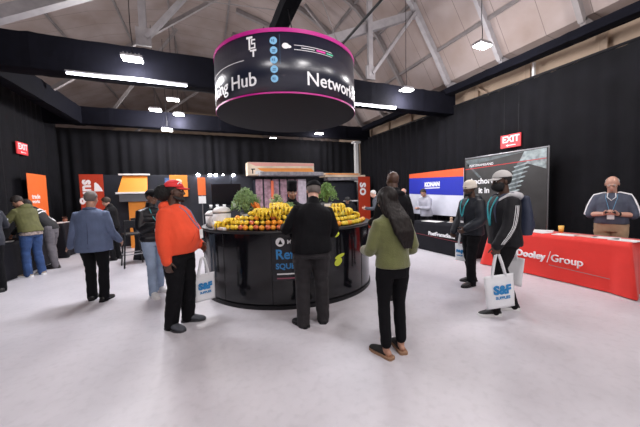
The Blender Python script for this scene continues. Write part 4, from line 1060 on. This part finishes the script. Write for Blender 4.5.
# 7 grey jeans
f = Fig('man in black and white jacket and grey jeans bending far over the left table', (-3.38, 8.55), -82, 1.76, .92, lean=38, head=(-12, -40, 0), vox=.010,
        arms=dict(ru=(.15, .5, -.8), rf=(-.1, .5, -.9), lu=(-.2, .5, -.8), lf=(.1, .6, -.6), ln=(0, 0, -1), rn=(0, 0, -1)), legs=dict(r=(.08, .05), l=(-.08, -.06)), skin='tan')
f.body(); f.cap_hair(.016, noise_=.012)
f.top(fabric('black_varsity', (.014, .014, .017)), .026, .92, 1.46, name='varsity_jacket', wr=.007, collar=.02)
for z0_, w_ in ((1.40, .022), (1.33, .016)):
    f.ribbon_on('white_stripe', [f.front(x, z0_-.03*abs(x)/.15, .003, True) for x in (-.17, -.1, 0, .1, .17)], w_, WLET, f.topo)
f.ribbon_on('white_emblem', [f.front(x, z, .004, True) for x, z in ((.10, 1.2), (.03, 1.17), (.02, 1.08), (.08, 1.05), (.10, 1.12))], .016, WLET, f.topo)
f.trousers(GREYJ, .016, -.04, .066, wr=.009); f.shoes(SHOEB, kind='shoe')
# 8 dark figure at the left edge
f = Fig('figure in dark jacket cut by the left edge of the view, holding a yellow drink', (-3.50, 6.66), -35, 1.74, 1.05, lean=8, head=(20, 0, 0), vox=.010,
        arms=dict(ru=(.3, .5, -.7), rf=(.15, .95, .12), lu=(-.3, .4, -.8), lf=(.2, .9, 0), rc=.9, rn=(-1, 0, 0)), legs=dict(r=(.11, -.02), l=(-.11, .06)), skin='tan')
f.body(); f.cap_hair(.012); f.top(fabric('navy_black_jacket', (.014, .017, .028)), .034, .82, 1.46, name='jacket', collar=.04); f.trousers(BLK, .016, -.04, .07); f.shoes(SHOEB)
rw = f.root.matrix_world
bpy.context.view_layer.update(); hw = f.root.matrix_world @ (f.j['r']['wr']+f.j['r']['f']*.09)
cup((hw.x, hw.y+.02, hw.z-.05), .04, .12, CLEAR, DRINK, 'clear cup of yellow drink held over the left table', name='drinking_cup')

# 9 man with white cap and the big bag
Fig.hairc = 'black'
f = Fig('man in white cap, black mask and striped black jacket carrying a tote bag', (3.44, 2.40), -62, 1.78, 1.05, lean=2, head=(2, 6, 0), sh=.17,
        arms=dict(lu=(-.22, .22, -1), lf=(-.08, .55, -.85), ru=(.2, -.50, -1), rf=(.1, -.45, -1), lc=1.1, rc=1.0, ln=(1, 0, 0), ld=(0, .1, -1)),
        legs=dict(l=(-.09, .18), r=(.11, -.14), la=-6, ra=10, lk=.03, rk=.05), skin='dark', lw=1.05)
f.body(); f.cap_hair(.006)
f.top(fabric('black_track_jacket', (.006, .006, .009), .6, spec=.25), .036, .86, 1.46, hem=.01, name='track_jacket', wr=.008, wf=7, sinf=.032)
jl = f.j['l']
def sleeve_pt(t, off, side):
    sh, el, wr = jl['sh'], jl['el'], jl['wr']
    p = sh.lerp(el, t*2) if t < .5 else el.lerp(wr, (t-.5)*2)
    n_ = V((-1, side*.9-.1, 0)).normalized(); h = f.bvh.ray_cast(p+n_*.4, -n_)
    return (h[0] if h[0] else p+n_*.06)+n_*off
for q in (-.28, .0, .28): f.ribbon_on('white_sleeve_stripe', [sleeve_pt(t, .002, q-.15) for t in (.06, .15, .25, .35, .45, .55, .65, .75, .85, .94)], .0065, WLET, f.topo)
LG = fabric('light_grey_fleece', (.45, .45, .47), .9)
bm = bmesh.new(); ell(bm, f.T(V((0, -.115, 1.44))*f.k), (.15, .085, .06)); tube(bm, [f.T(V((x, y, z))*f.k) for x, y, z in ((-.12, -.09, 1.45), (-.13, .0, 1.465), (-.10, .09, 1.41), (-.07, .12, 1.34))], [.03, .028, .022, .015], 8); tube(bm, [f.T(V((x, y, z))*f.k) for x, y, z in ((.12, -.09, 1.45), (.13, .0, 1.465), (.10, .09, 1.41), (.07, .12, 1.34))], [.03, .028, .022, .015], 8)
me = remesh(bm, .008, 2, .006, 14); mkobj('grey_hood', me, LG, f.root, True)
f.trousers(BLK2, .014, -.03, .062, wr=.008); f.shoes(mat('black_canvas', (.02, .02, .022), .7), WSOLE, kind='sneaker')
WC = fabric('white_cap_fabric', (.52, .51, .50), .8)
f.cap(WC, mb=WC)
bm = bmesh.new()
ell(bm, (0, 0, 0), (.073, .078, .062), None, 24, 16); bmesh.ops.delete(bm, geom=[v for v in bm.verts if v.co.y < -.03], context='VERTS')
for v in bm.verts: v.co = f.hp(v.co.x, v.co.y+.035, v.co.z-.048)
o = obj('face_mask', bm, mat('mask_black', (.004, .004, .005), .8), f.root, True); md = o.modifiers.new('s', 'SOLIDIFY'); md.thickness = .004; md.offset = 1
f.lanyard(TEAL, 1.10, w_=.011, badge=False)
# backpack on his back
bm = bmesh.new(); k = f.k
rg = [(f.T(V((0, -.20-.02*sin(pi*t), .98+.46*t))*k), V((.145*(1-.25*t**3), 0, 0)), V((0, .085*(1-.3*t**2), .0))) for t in [i/8 for i in range(9)]]
loft(bm, rg, 20); ell(bm, f.T(V((0, -.27, 1.10))*k), (.11, .05, .12))
me = remesh(bm, .010, 3, .006, 10, 2); bp = mkobj('backpack', me, mat('navy_backpack', (.022, .03, .06), .6), f.root, True); bp.parent = None
bpy.context.view_layer.update(); bp.matrix_world = f.root.matrix_world.copy(); tag(bp, 'dark navy backpack worn by the man in the white cap', 'backpack')
for q in (-1, 1):
    bm = bmesh.new(); tube(bm, [f.T(V((q*.10, y, z))*k) for y, z in ((-.15, 1.42), (-.05, 1.478), (.06, 1.462), (.13, 1.38), (.155, 1.28), (.13, 1.15))], .018, 8, flat=.35); obj('strap', bm, mat('navy_backpack', (.022, .03, .06), .6), bp, True)
bpy.context.view_layer.update()
hw = f.root.matrix_world @ (jl['wr']+V((0, .02, -.08)))
tote((hw.x+.03, hw.y, hw.z-.01), -17, .37, .40, 'large white tote bag with blue lettering held by the man in the white cap', hl=.26, tilt=-5, seed=2.0)
hw = f.root.matrix_world @ (f.j['r']['wr']+V((.03, .0, -.08)))
tote((hw.x, hw.y, hw.z-.02), -72, .34, .38, 'white tote bag on the far side of the man in the white cap', hl=.14, tilt=4, seed=3.0, lett=False)
# 10 man in beanie
f = Fig('man in pale beanie and dark padded jacket standing by the grey banner', (4.06, 3.40), -78, 1.72, 1.05, head=(8, 0, 0),
        arms=dict(lu=(-.25, .05, -1), lf=(.25, .75, -.45), ru=(.25, .1, -1), rf=(-.05, .55, -.8), lc=.8, rc=1.0, ln=(1, 0, 0), rd=(0, .1, -1)), legs=dict(l=(-.10, .10), r=(.13, -.10), la=-12, ra=12), skin='dark')
f.body(); f.cap_hair(.006)
f.top(mat('padded_navy', (.012, .015, .022), .5, var=.25, spec=.3), .040, .86, 1.46, name='padded_jacket', wr=.010, wf=6, hood=.9, sinf=.036)
f.trousers(BLK, .018, -.03, .068, wr=.009); f.shoes(SHOEB, kind='sneaker', sole=SATINBLK); f.beanie(fabric('cream_knit', (.72, .66, .58), .9, bump=.5, bs=70)); f.lanyard(TEAL, 1.16, w_=.012)
bm = bmesh.new(); tube(bm, [f.hp(.068, .01, -.055), f.hp(.05, .05, -.085), f.hp(0, .08, -.095), f.hp(-.05, .05, -.085), f.hp(-.068, .01, -.055)], [.012, .018, .022, .018, .012], 8); mkobj('beard', remesh(bm, .006, 1), mat('hair_black', HAIRC['black'], .7), f.root, True)
bpy.context.view_layer.update(); hw = f.root.matrix_world @ (f.j['r']['wr']+V((0, .03, -.08)))
tote((hw.x+.17, hw.y-.04, hw.z+.05), -78, .22, .30, 'small white tote bag held by the man in the pale beanie', hl=.20, seed=4.0)

# 11 man behind the red table
Fig.hairc = 'silver'
f = Fig('balding man in grey polo shirt and khaki trousers looking at his phone', (6.22, 2.54), 250, 1.75, 1.06, belly=.04, lean=3, head=(22, 0, 0), sh=.158,
        arms=dict(ru=(.30, .10, -.9), rf=(-.62, .62, .08), lu=(-.30, .10, -.9), lf=(.62, .62, .08), rn=(-.3, -.2, 1), ln=(.3, -.2, 1), rc=.55, lc=.55), skin='fair', lw=1.1)
f.body(); f.cap_hair(.004, bald=True)
POLO = fabric('grey_polo', (.055, .065, .10), .7)
f.top(POLO, .022, .955, 1.46, sl=.1, name='polo_shirt', wr=.006, sinf=.026)
def edge_pts(sx, zz): return None
for q in (-1, 1):
    j = f.j['r' if q > 0 else 'l']; pts = []
    for t in (0, .2, .4, .6, .8, 1):
        a_ = f.T(V((q*.08, .0, 1.46))*f.k).lerp(j['sh']+V((q*.02, 0, .0)), min(1, t/.45)) if t < .45 else j['sh'].lerp(j['el'], (t-.45)/.55)
        n_ = V((q*(.3+t), .12, 1.3-t*1.2)).normalized(); h = f.bvh.ray_cast(a_+n_*.3, -n_); pts.append((h[0] if h[0] else a_+n_*.06)+n_*.002)
    f.ribbon_on('white_shoulder_stripe', pts, .017, WLET, f.topo)
bm = bmesh.new(); tube(bm, [f.front(-.045, 1.455, .006), f.front(-.05, 1.40, .006), f.front(0, 1.345, .006), f.front(.05, 1.40, .006), f.front(.045, 1.455, .006)], .014, 8, flat=.4); obj('white_collar', bm, WLET, f.topo, True)
f.lanyard(mat('sky_ribbon', (.15, .38, .60), .5), 1.16, badge=True, bc=WHITE)
f.trousers(fabric('khaki_cotton', (.36, .25, .155)), .016, -.03, .07, wr=.008, ztop=1.02); f.shoes(mat('brown_leather', (.10, .05, .03), .4))
bm = bmesh.new(); loft(bm, f.trings(.985, 1.015, .018, n=3), 32); obj('belt', bm, mat('brown_belt', (.07, .03, .02), .4), f.root, True)
bm = bmesh.new(); j = f.j['l']; c_ = j['el'].lerp(j['wr'], .9); tube(bm, [c_-j['f']*.012, c_+j['f']*.012], .036, 12, round_ends=False); obj('wristwatch', bm, SATINBLK, f.root)
bm = bmesh.new(); p = (f.j['r']['wr']+f.j['l']['wr'])/2+V((0, .075, .02)); box(bm, p, (.12, .012, .06), M.Rotation(R(-55), 3, 'X'), .004); o = obj('smartphone', bm, SATINBLK); bpy.context.view_layer.update(); o.matrix_world = f.root.matrix_world.copy(); tag(o, 'dark phone held in both hands by the balding man', 'phone')
# eyeglasses
bm = bmesh.new()
for q in (-1, 1):
    pts = [f.hp(q*.031+.019*cos(a), .103, .006+.014*sin(a)) for a in [i*pi/6 for i in range(13)]]; tube(bm, pts, .0012, 5); tube(bm, [f.hp(q*.05, .101, .01), f.hp(q*.074, .05, .01), f.hp(q*.078, .0, .01)], .0012, 5)
tube(bm, [f.hp(-.012, .103, .01), f.hp(.012, .103, .01)], .0012, 5); obj('eyeglasses', bm, SATINBLK, f.root)
# 12 chef inside the counter
Fig.hairc = 'black'
f = Fig('cook in black tunic and tall black hat standing inside the round counter', (1.43, 4.84), 196, 1.73, .98, head=(10, 8, 0), vox=.009,
        arms=dict(ru=(.2, .25, -1), rf=(-.25, .9, -.05), lu=(-.2, .25, -1), lf=(.25, .9, -.05), rn=(0, 0, -1), ln=(0, 0, -1)), skin='tan')
f.body(); f.cap_hair(.006); f.top(BLK, .022, .88, 1.46, name='tunic', collar=.05); f.trousers(BLK, .016, -.03, .066); f.shoes(SHOEB)
bm = bmesh.new(); loft(bm, [(f.hp(0, -.012, z), (f.HR @ V((.082*r_, 0, 0)))*f.k, (f.HR @ V((0, .101*r_, 0)))*f.k) for z, r_ in ((.035, 1.03), (.04, 1.06), (.09, 1.05), (.10, 1.0), (.15, 1.03), (.195, 1.08), (.205, .95), (.208, .4))], 28); obj('cook_hat', bm, BLK, f.root, True)
# 13 man behind the woman
f = Fig('man with shaved head in black jacket, mostly hidden behind the woman in olive', (2.54, 3.42), 6, 1.86, 1.08, head=(4, 0, 0),
        arms=dict(ru=(.3, 0, -1), rf=(.05, .35, -.9), lu=(-.2, .2, -1), lf=(.1, .85, -.2)), legs=dict(l=(-.10, .02), r=(.07, .0)), skin='dark')
f.body(); f.top(BLK, .034, .84, 1.46, name='jacket', collar=.03, hood=.6); f.trousers(BLK, .012, -.03, .064); f.shoes(SHOEB)
# 14, 15 staff at the tricolour booth
Fig.hairc = 'dark'
f = Fig('dark-haired man in pale grey jacket at the tricolour banner', (6.24, 6.80), 262, 1.70, 1.0, lean=8, head=(30, 18, 0), vox=.011,
        arms=dict(ru=(.2, .3, -1), rf=(-.5, .8, .1), lu=(-.2, .3, -1), lf=(.5, .8, .1), rn=(0, 0, -1), ln=(0, 0, -1)), skin='tan')
f.body(); f.cap_hair(.012, noise_=.008); f.top(fabric('pale_grey_jacket', (.36, .36, .42), .7), .034, .86, 1.46, name='jacket', collar=.04); f.trousers(BLK, .014, -.03, .064); f.shoes(SHOEB)
Fig.hairc = 'silver'
f = Fig('pale bald man standing at the left edge of the tricolour banner', (6.15, 7.72), 250, 1.71, 1.0, head=(10, 0, 0), skin='fair', vox=.011)
f.body(); f.cap_hair(.004, bald=True); f.top(BLK2, .024, .86, 1.46, name='jacket', collar=.03); f.trousers(BLK, .014, -.03, .064); f.shoes(SHOEB)
# 16 far visitors right of the counter
f = Fig('grey-haired man in dark jacket far off, right of the red-orange banner', (5.22, 7.80), -55, 1.70, 1.02, lean=12, head=(14, 0, 0), skin='fair', vox=.012,
        arms=dict(ru=(.2, .3, -1), rf=(-.3, .9, 0), lu=(-.25, .35, -1), lf=(.2, .9, .1)))
f.body(); f.cap_hair(.006); f.top(fabric('slate_jacket', (.05, .055, .07)), .026, .88, 1.46, name='jacket', collar=.03); f.trousers(BLK2, .014, -.03, .064); f.shoes(mat('white_leather', (.72, .72, .72), .5), WSOLE, kind='sneaker')
Fig.hairc = 'black'
f = Fig('figure in black top and blue jeans behind the right end of the counter', (4.12, 7.55), -30, 1.52, 1.02, head=(30, 0, 0), skin='brown', vox=.012, lean=10)
f.body(); f.cap_hair(.010); f.top(BLK, .026, .88, 1.46, name='top', collar=.03); f.trousers(DENIM, .014, -.03, .064); f.shoes(SHOEB)
# 17 visitor beyond the blazer
Fig.hairc = 'brown'
f = Fig('brown-haired visitor far behind the man in the blazer', (-2.25, 8.9), -70, 1.66, .98, head=(20, 0, 0), skin='fair', vox=.012, lean=6)
f.body(); f.cap_hair(.014, noise_=.01); f.top(BLK2, .026, .86, 1.46, name='jacket', collar=.03); f.trousers(BLK2, .014, -.03, .064); f.shoes(SHOEB)
#PROPS
# ---------------------------------------------------------------- fruit and greens on the counter
def pol(a, r, z): return (CC.x+r*cos(R(a)), CC.y+r*sin(R(a)), z)
t = empty('display_riser', (CC.x, CC.y, CH), 0, 'black stepped riser under the fruit heap on the round counter', 'display riser')
for L, (a0, a1) in enumerate(((-152, -36), (-146, -46), (-138, -52))):
    bm = bmesh.new(); r1 = 1.345-.075*L; lathe(bm, [(.86, .062*L), (r1, .062*L), (r1, .062*(L+1)), (.86, .062*(L+1)), (.86, .062*L)], n=40, a0=R(a0), a1=R(a1)); obj('step', bm, SATINBLK, t)
def fruit_mesh(kind):
    bm = bmesh.new()
    if kind == 'orange': prof = [(0.001, -.036), (.012, -.0375), (.026, -.030), (.037, -.013), (.039, .003), (.035, .019), (.024, .032), (.010, .0375), (.004, .035), (.001, .034)]
    elif kind == 'lemon': prof = [(0.001, -.047), (.006, -.045), (.010, -.038), (.022, -.029), (.031, -.013), (.033, .002), (.030, .015), (.021, .028), (.010, .037), (.005, .042), (.001, .043)]
    elif kind == 'apple': prof = [(0.001, -.026), (.008, -.031), (.020, -.033), (.034, -.017), (.040, .005), (.037, .022), (.024, .033), (.012, .032), (.004, .024), (.001, .022)]
    elif kind == 'pear': prof = [(0.001, -.030), (.012, -.034), (.028, -.028), (.036, -.008), (.032, .014), (.021, .034), (.014, .050), (.006, .056), (.001, .056)]
    lathe(bm, prof, n=14)
    if kind in ('apple', 'pear'): tube(bm, [(0, 0, prof[-1][1]), (.004, 0, prof[-1][1]+.018)], .0022, 5)
    bmesh.ops.remove_doubles(bm, verts=bm.verts[:], dist=.0012)
    return bm
FM = {'orange': mat('orange_peel', (.90, .36, .03), .4, bump=.15, bs=300), 'lemon': mat('lemon_peel', (.90, .66, .06), .4, bump=.1, bs=250),
      'apple': mat('apple_skin', (.72, .18, .08), .3, var=.5, vs=18), 'red_apple': mat('red_apple_skin', (.55, .03, .03), .3, var=.3, vs=18), 'pear': mat('pear_skin', (.72, .62, .10), .4)}
proto = {}
for kd in ('orange', 'lemon', 'apple', 'pear'): proto[kd] = obj(kd+'_mesh', fruit_mesh(kd), FM[kd], None, True).data; bpy.data.objects.remove(bpy.data.objects[kd+'_mesh'])
proto['red_apple'] = proto['apple'].copy(); proto['red_apple'].materials.clear(); proto['red_apple'].materials.append(FM['red_apple'])
FL = {'orange': 'round orange in the fruit heap on the black counter', 'lemon': 'yellow lemon in the fruit heap on the black counter', 'apple': 'orange-red apple in the fruit heap on the black counter', 'red_apple': 'deep red apple in the fruit heap on the black counter', 'pear': 'yellow-green pear in the fruit heap on the black counter'}
first = {}
def put_fruit(kd, p):
    if kd not in first:
        o = bpy.data.objects.new(kd, proto[kd]); COL.objects.link(o); first[kd] = o
    else: o = first[kd].copy(); COL.objects.link(o)
    o.location = p
    up = kd in ('apple', 'red_apple', 'pear'); a = .5 if up else 1.5
    o.rotation_euler = (random.uniform(-a, a), random.uniform(-a, a), random.uniform(0, 6))
    o.scale = (random.uniform(.93, 1.06),)*3
    tag(o, FL[kd], 'fruit', kd.replace('_', ' ')+'s in the fruit heap')
for L in range(4):
    for row in range(2 if L < 3 else 3):
        r_ = 1.385-.075*L-.072*row
        if row == 1 and L < 3: continue
        a = (-158, -150, -142, -134)[L]; aend = (-38, -44, -50, -56)[L]
        st = math.degrees(.082/r_)
        while a < aend:
            z = CH+.037+.062*L+random.uniform(0, .004)
            u = random.random()
            if a < -140: kd = 'lemon' if u < .75 else 'orange'
            elif a > -75: kd = 'lemon' if u < .8 else ('orange' if u < .95 else 'pear')
            elif L == 0: kd = 'red_apple' if -106 < a < -101 else ('pear' if -101 <= a < -92 else ('apple' if u < .33 else ('orange' if u < .8 else 'lemon')))
            else: kd = 'lemon' if u < .5 else ('orange' if u < .85 else 'apple')
            put_fruit(kd, pol(a+random.uniform(-.3, .3), r_+random.uniform(-.004, .004), z)); a += st
def banana_bunch(p, rz, tilt, n=5):
    t = empty('banana_bunch', p, rz, 'bunch of yellow bananas in the fruit heap on the black counter', 'bananas', 'banana bunches in the fruit heap')
    t.rotation_euler = (tilt, 0, rz)
    Y = mat('banana_skin', (.88, .62, .04), .45, var=.15, vs=20)
    for i in range(n):
        a = (i-(n-1)/2)*.34; bm = bmesh.new(); pts = []
        for q in range(8):
            s_ = q/7; rr_ = .02+.15*sin(s_*1.9)/.95; zz = .075-.12*(1-cos(s_*1.7))*.55+.03*sin(s_*3)
            pts.append((rr_*sin(a), rr_*cos(a), zz))
        tube(bm, pts, [.008, .012, .017, .0185, .0185, .017, .012, .006], 8); obj('banana', bm, Y, t, True)
    bm = bmesh.new(); tube(bm, [(0, 0, .10), (0, .01, .085), (0, .03, .07)], [.010, .014, .012], 8); obj('stem', bm, mat('banana_stem', (.25, .20, .05), .6), t, True)
for i, (a, r_, z) in enumerate(((-152, 1.30, .06), (-147, 1.22, .11), (-143, 1.28, .09), (-128, 1.12, .24), (-124, 1.06, .27), (-120, 1.12, .26), (-118, 1.02, .32), (-114, 1.10, .28), (-112, 1.03, .33), (-109, 1.13, .25), (-106, 1.06, .28), (-116, 1.13, .25), (-64, 1.10, .25), (-60, 1.05, .28), (-55, 1.12, .22), (-50, 1.20, .14))):
    banana_bunch(pol(a, r_, CH+z-.05), R(a-90+random.uniform(-60, 60)), random.uniform(-.35, .1))
GREEN = mat('leaf_green', (.085, .20, .045), .6, var=.45, vs=25); LEAFL = mat('pale_leaf', (.24, .36, .12), .6, var=.3, vs=25)
def bush(p, rad, h, n, label, seed, m, pot=True, name='leafy_greens', droop=1.0, m2=None):
    t = empty(name, p, 0, label, 'greens'); rs = random.Random(seed)
    if pot:
        bm = bmesh.new(); lathe(bm, [(.001, 0), (.075, 0), (.095, .16), (.085, .16), (.07, .015), (.001, .015)], n=20); obj('pot', bm, mat('dark_pot', (.05, .05, .05), .5), t, True)
        bm = bmesh.new(); d = V((-.25, -.97, 0)); box(bm, V((0, 0, .1))+d*.1, (.10, .004, .08), M.Rotation(R(-15), 3, 'Z')); obj('price_tag', bm, WLET, t)
    bm = bmesh.new(); bl = bmesh.new(); z0 = .12 if pot else 0
    for i in range(n):
        a = rs.uniform(0, 2*pi); q = rs.random()**.6; R1 = rad*q; top = h*(1-.35*q*q)*rs.uniform(.85, 1.05)
        pts = [V((0, 0, z0)), V((R1*.35*cos(a), R1*.35*sin(a), z0+top*.6)), V((R1*.8*cos(a), R1*.8*sin(a), z0+top)), V((R1*1.1*cos(a), R1*1.1*sin(a), z0+top*(1-.3*droop*q))), V((R1*1.2*cos(a), R1*1.2*sin(a), z0+top*(1-.75*droop*q)))]
        tube(bm, pts, [.004, .003, .0025, .002, .0015], 4, round_ends=False)
        for k in range(9):
            s_ = rs.uniform(1.2, 4); i0 = int(s_); i0 = min(i0, 3); pt = pts[i0].lerp(pts[i0+1], s_-i0) if s_ < 4 else pts[4]
            d = V((rs.uniform(-1, 1), rs.uniform(-1, 1), rs.uniform(-.9, .6))).normalized(); w_ = d.orthogonal().normalized()*.011; L = rs.uniform(.025, .05)
            f_ = bl.faces.new([bl.verts.new(pt), bl.verts.new(pt+d*L*.5+w_), bl.verts.new(pt+d*L), bl.verts.new(pt+d*L*.5-w_)])
    obj('stalks', bm, m2 or LEAFL, t); o = obj('leaves', bl, m, t); tag(o, kind='stuff')
    return t
LG2 = mat('mid_leaf', (.22, .34, .14), .6, var=.4, vs=25)
bush(pol(-148, .97, CH+.066), .20, .42, 190, 'tall pot of drooping leafy greens at the left of the fruit heap', 3, LG2)
bush(pol(-62, .92, CH+.188), .17, .36, 120, 'tall leafy greens rising right of the man in the black cap', 4, mat('vivid_leaf', (.16, .30, .07), .6, var=.4, vs=25))
bush(pol(-104, .93, CH+.19), .11, .17, 70, 'low bunch of pale greens beside the cook, right of the bananas', 5, LG2, pot=False)
bush(pol(-117, .86, CH+.19), .10, .30, 26, 'spray of pale pointed leaves behind the bananas', 6, mat('pale_leaf2', (.42, .48, .24), .6, var=.3), pot=False, droop=.3)
def carrots(p, label, n, seed, lean):
    t = empty('carrot_bunch', p, 0, label, 'carrots'); rs = random.Random(seed); CM = mat('carrot_skin', (.80, .22, .03), .5, var=.15, vs=20)
    for i in range(n):
        a = rs.uniform(-.5, .5); b_ = V((rs.uniform(-.04, .04), rs.uniform(-.03, .03), .0)); d = V((lean+a*.5, rs.uniform(-.3, .2), 1)).normalized()
        bm = bmesh.new(); tube(bm, [b_, b_+d*.07, b_+d*.16, b_+d*.19], [.006, .014, .019, .012], 8); obj('carrot', bm, CM, t, True)
    bm = bmesh.new()
    for i in range(20):
        d = V((lean+rs.uniform(-.4, .4), rs.uniform(-.4, .4), 1)).normalized(); tube(bm, [d*.18, d*.28], .003, 4, round_ends=False)
    obj('carrot_tops', bm, GREEN, t)
carrots(pol(-131, .97, CH+.20), 'bunch of orange carrots standing right of the tall greens', 9, 1, -.35)
carrots(pol(-121, .92, CH+.22), 'smaller bunch of carrots leaning behind the bananas', 5, 2, .5)
# white tubs
def tub(p, r_, h, label, name='lidded_tub'):
    t = empty(name, p, 0, label, 'tub'); W1 = mat('white_plastic', (.78, .77, .76), .35)
    bm = bmesh.new(); lathe(bm, [(.001, 0), (r_*.9, 0), (r_*.96, .02), (r_, h*.72), (.001, h*.72)], n=28); obj('tub_wall', bm, W1, t, True)
    bm = bmesh.new(); lathe(bm, [(.001, h*.74), (r_*1.05, h*.74), (r_*1.05, h*.8), (r_*.8, h*.93), (r_*.4, h), (.001, h)], n=28); obj('lid', bm, W1, t, True)
    bm = bmesh.new(); lathe(bm, [(r_*.97, h*.69), (r_*1.0, h*.69), (r_*1.0, h*.72), (r_*.97, h*.72)], n=28); obj('dark_band', bm, METAL, t)
    for q in (-.5, .35):
        a = R(-110)+q; bm = bmesh.new(); tube(bm, [(r_*.97*cos(a), r_*.97*sin(a), h*.2), (r_*1.1*cos(a), r_*1.1*sin(a), h*.18), (r_*1.12*cos(a), r_*1.12*sin(a), h*.10)], .009, 6); obj('tap', bm, METAL, t)
    return t
tub((.24, 4.66, CH), .135, .33, 'large white lidded tub at the left end of the counter')
tub((.10, 4.98, CH), .10, .26, 'smaller white lidded tub behind the large one')
cup((.13, 4.46, CH), .045, .11, CLEAR, WHITE, 'clear cup in front of the large white tub', name='drinking_cup')
bm = bmesh.new(); box(bm, (0, 0, .02), (.20, .14, .04), bev=.01); o = obj('napkin_stack', bm, WHITE); o.location = (.27, 4.36, CH); o.rotation_euler = (0, 0, .6); tag(o, 'white folded napkins on the counter by the first lemons', 'napkins')
# stools and tall table beyond
def stool(p, rz, label):
    t = empty('bar_stool', p, rz, label, 'stool')
    bm = bmesh.new(); box(bm, (0, 0, .76), (.38, .38, .05), bev=.02); obj('seat', bm, SATINBLK, t)
    bm = bmesh.new(); box(bm, (0, -.17, 1.0), (.36, .03, .18), M.Rotation(R(8), 3, 'X'), bev=.01); obj('backrest', bm, SATINBLK, t)
    for sx in (-1, 1):
        for sy in (-1, 1): bm = bmesh.new(); beam(bm, (sx*.22, sy*.22, 0), (sx*.15, sy*.16, .92 if sy < 0 else .76), .03); obj('leg', bm, SATINBLK, t)
    bm = bmesh.new()
    for sx in (-1, 1): beam(bm, (sx*.2, -.2, .28), (sx*.2, .2, .28), .02); beam(bm, (-.2, sx*.2, .3), (.2, sx*.2, .3), .02)
    obj('footrest', bm, METAL, t)
stool((-1.62, 7.85, 0), R(20), 'black bar stool between the blue blazer and the puffer jacket')
stool((-1.0, 8.25, 0), R(-30), 'black bar stool half hidden behind the man in the puffer jacket')
t = empty('tall_table', (-1.45, 8.75, 0), 0, 'tall black-clothed cocktail table behind the bar stools', 'table')
bm = bmesh.new(); lathe(bm, [(.001, 1.04), (.36, 1.04), (.36, 1.07), (.001, 1.07)], n=32); obj('tabletop', bm, SATINBLK, t)
bm = bmesh.new(); n = 64; prev = None
for j in range(9):
    tt = j/8; cur = [bm.verts.new(((.37-.10*sin(pi*tt*.8)+.05*tt+.02*tt*sin(9*2*pi*i/n))*cos(2*pi*i/n), (.37-.10*sin(pi*tt*.8)+.05*tt+.02*tt*sin(9*2*pi*i/n))*sin(2*pi*i/n), 1.075-1.065*tt)) for i in range(n)]
    if prev:
        for i in range(n): bm.faces.new((prev[i], prev[(i+1) % n], cur[(i+1) % n], cur[i]))
    else: bm.faces.new(cur)
    prev = cur
obj('tablecloth', bm, BT, t, True)
# cups on the booth shelf
t = empty('side_table', (.75, 10.95, 0), 0, 'narrow dark side table with white cups below the far screen', 'side table')
bm = bmesh.new(); box(bm, (0, 0, 1.16), (1.3, .4, .04), bev=.005); obj('top', bm, SATINBLK, t)
bm = bmesh.new(); box(bm, (0, 0, .57), (1.2, .34, 1.14), bev=.005); obj('body', bm, NAVY, t)
for i, x in enumerate((.2, .42, .66, 1.02)):
    cup((x, 10.88, 1.182), .055, .13, WHITE, WHITE, 'white cup in the row under the far dark screen', grp='white cups under the far screen', name='white_cup')
# swivel chair at the right edge
t = empty('swivel_chair', (5.02, 1.36, 0), R(20), 'black swivel chair base cut by the right edge, before the red table', 'chair')
bm = bmesh.new(); tube(bm, [(0, 0, .09), (0, 0, .42)], .028, 10); obj('column', bm, SATINBLK, t, True)
for i in range(5):
    a = R(52)+i*2*pi/5; d = V((cos(a), sin(a), 0)); bm = bmesh.new(); tube(bm, [V((0, 0, .12))+d*.03, V((0, 0, .11))+d*.15, V((0, 0, .075))+d*.31], [.03, .024, .018], 8); lg = obj('leg', bm, SATINBLK, t, True)
    bm = bmesh.new(); ell(bm, V((0, 0, .033))+d*.31, (.03, .03, .032)); obj('caster', bm, SATINBLK, lg, True)
bm = bmesh.new(); box(bm, (0, 0, .46), (.48, .48, .08), bev=.03); obj('seat', bm, BLK, t, True)
bm = bmesh.new(); box(bm, (0, -.24, .78), (.42, .06, .42), M.Rotation(R(6), 3, 'X'), bev=.03); beam(bm, (0, -.2, .46), (0, -.24, .62), .05, .02); obj('backrest', bm, BLK, t, True)
bpy.data.scenes.remove(WORK)
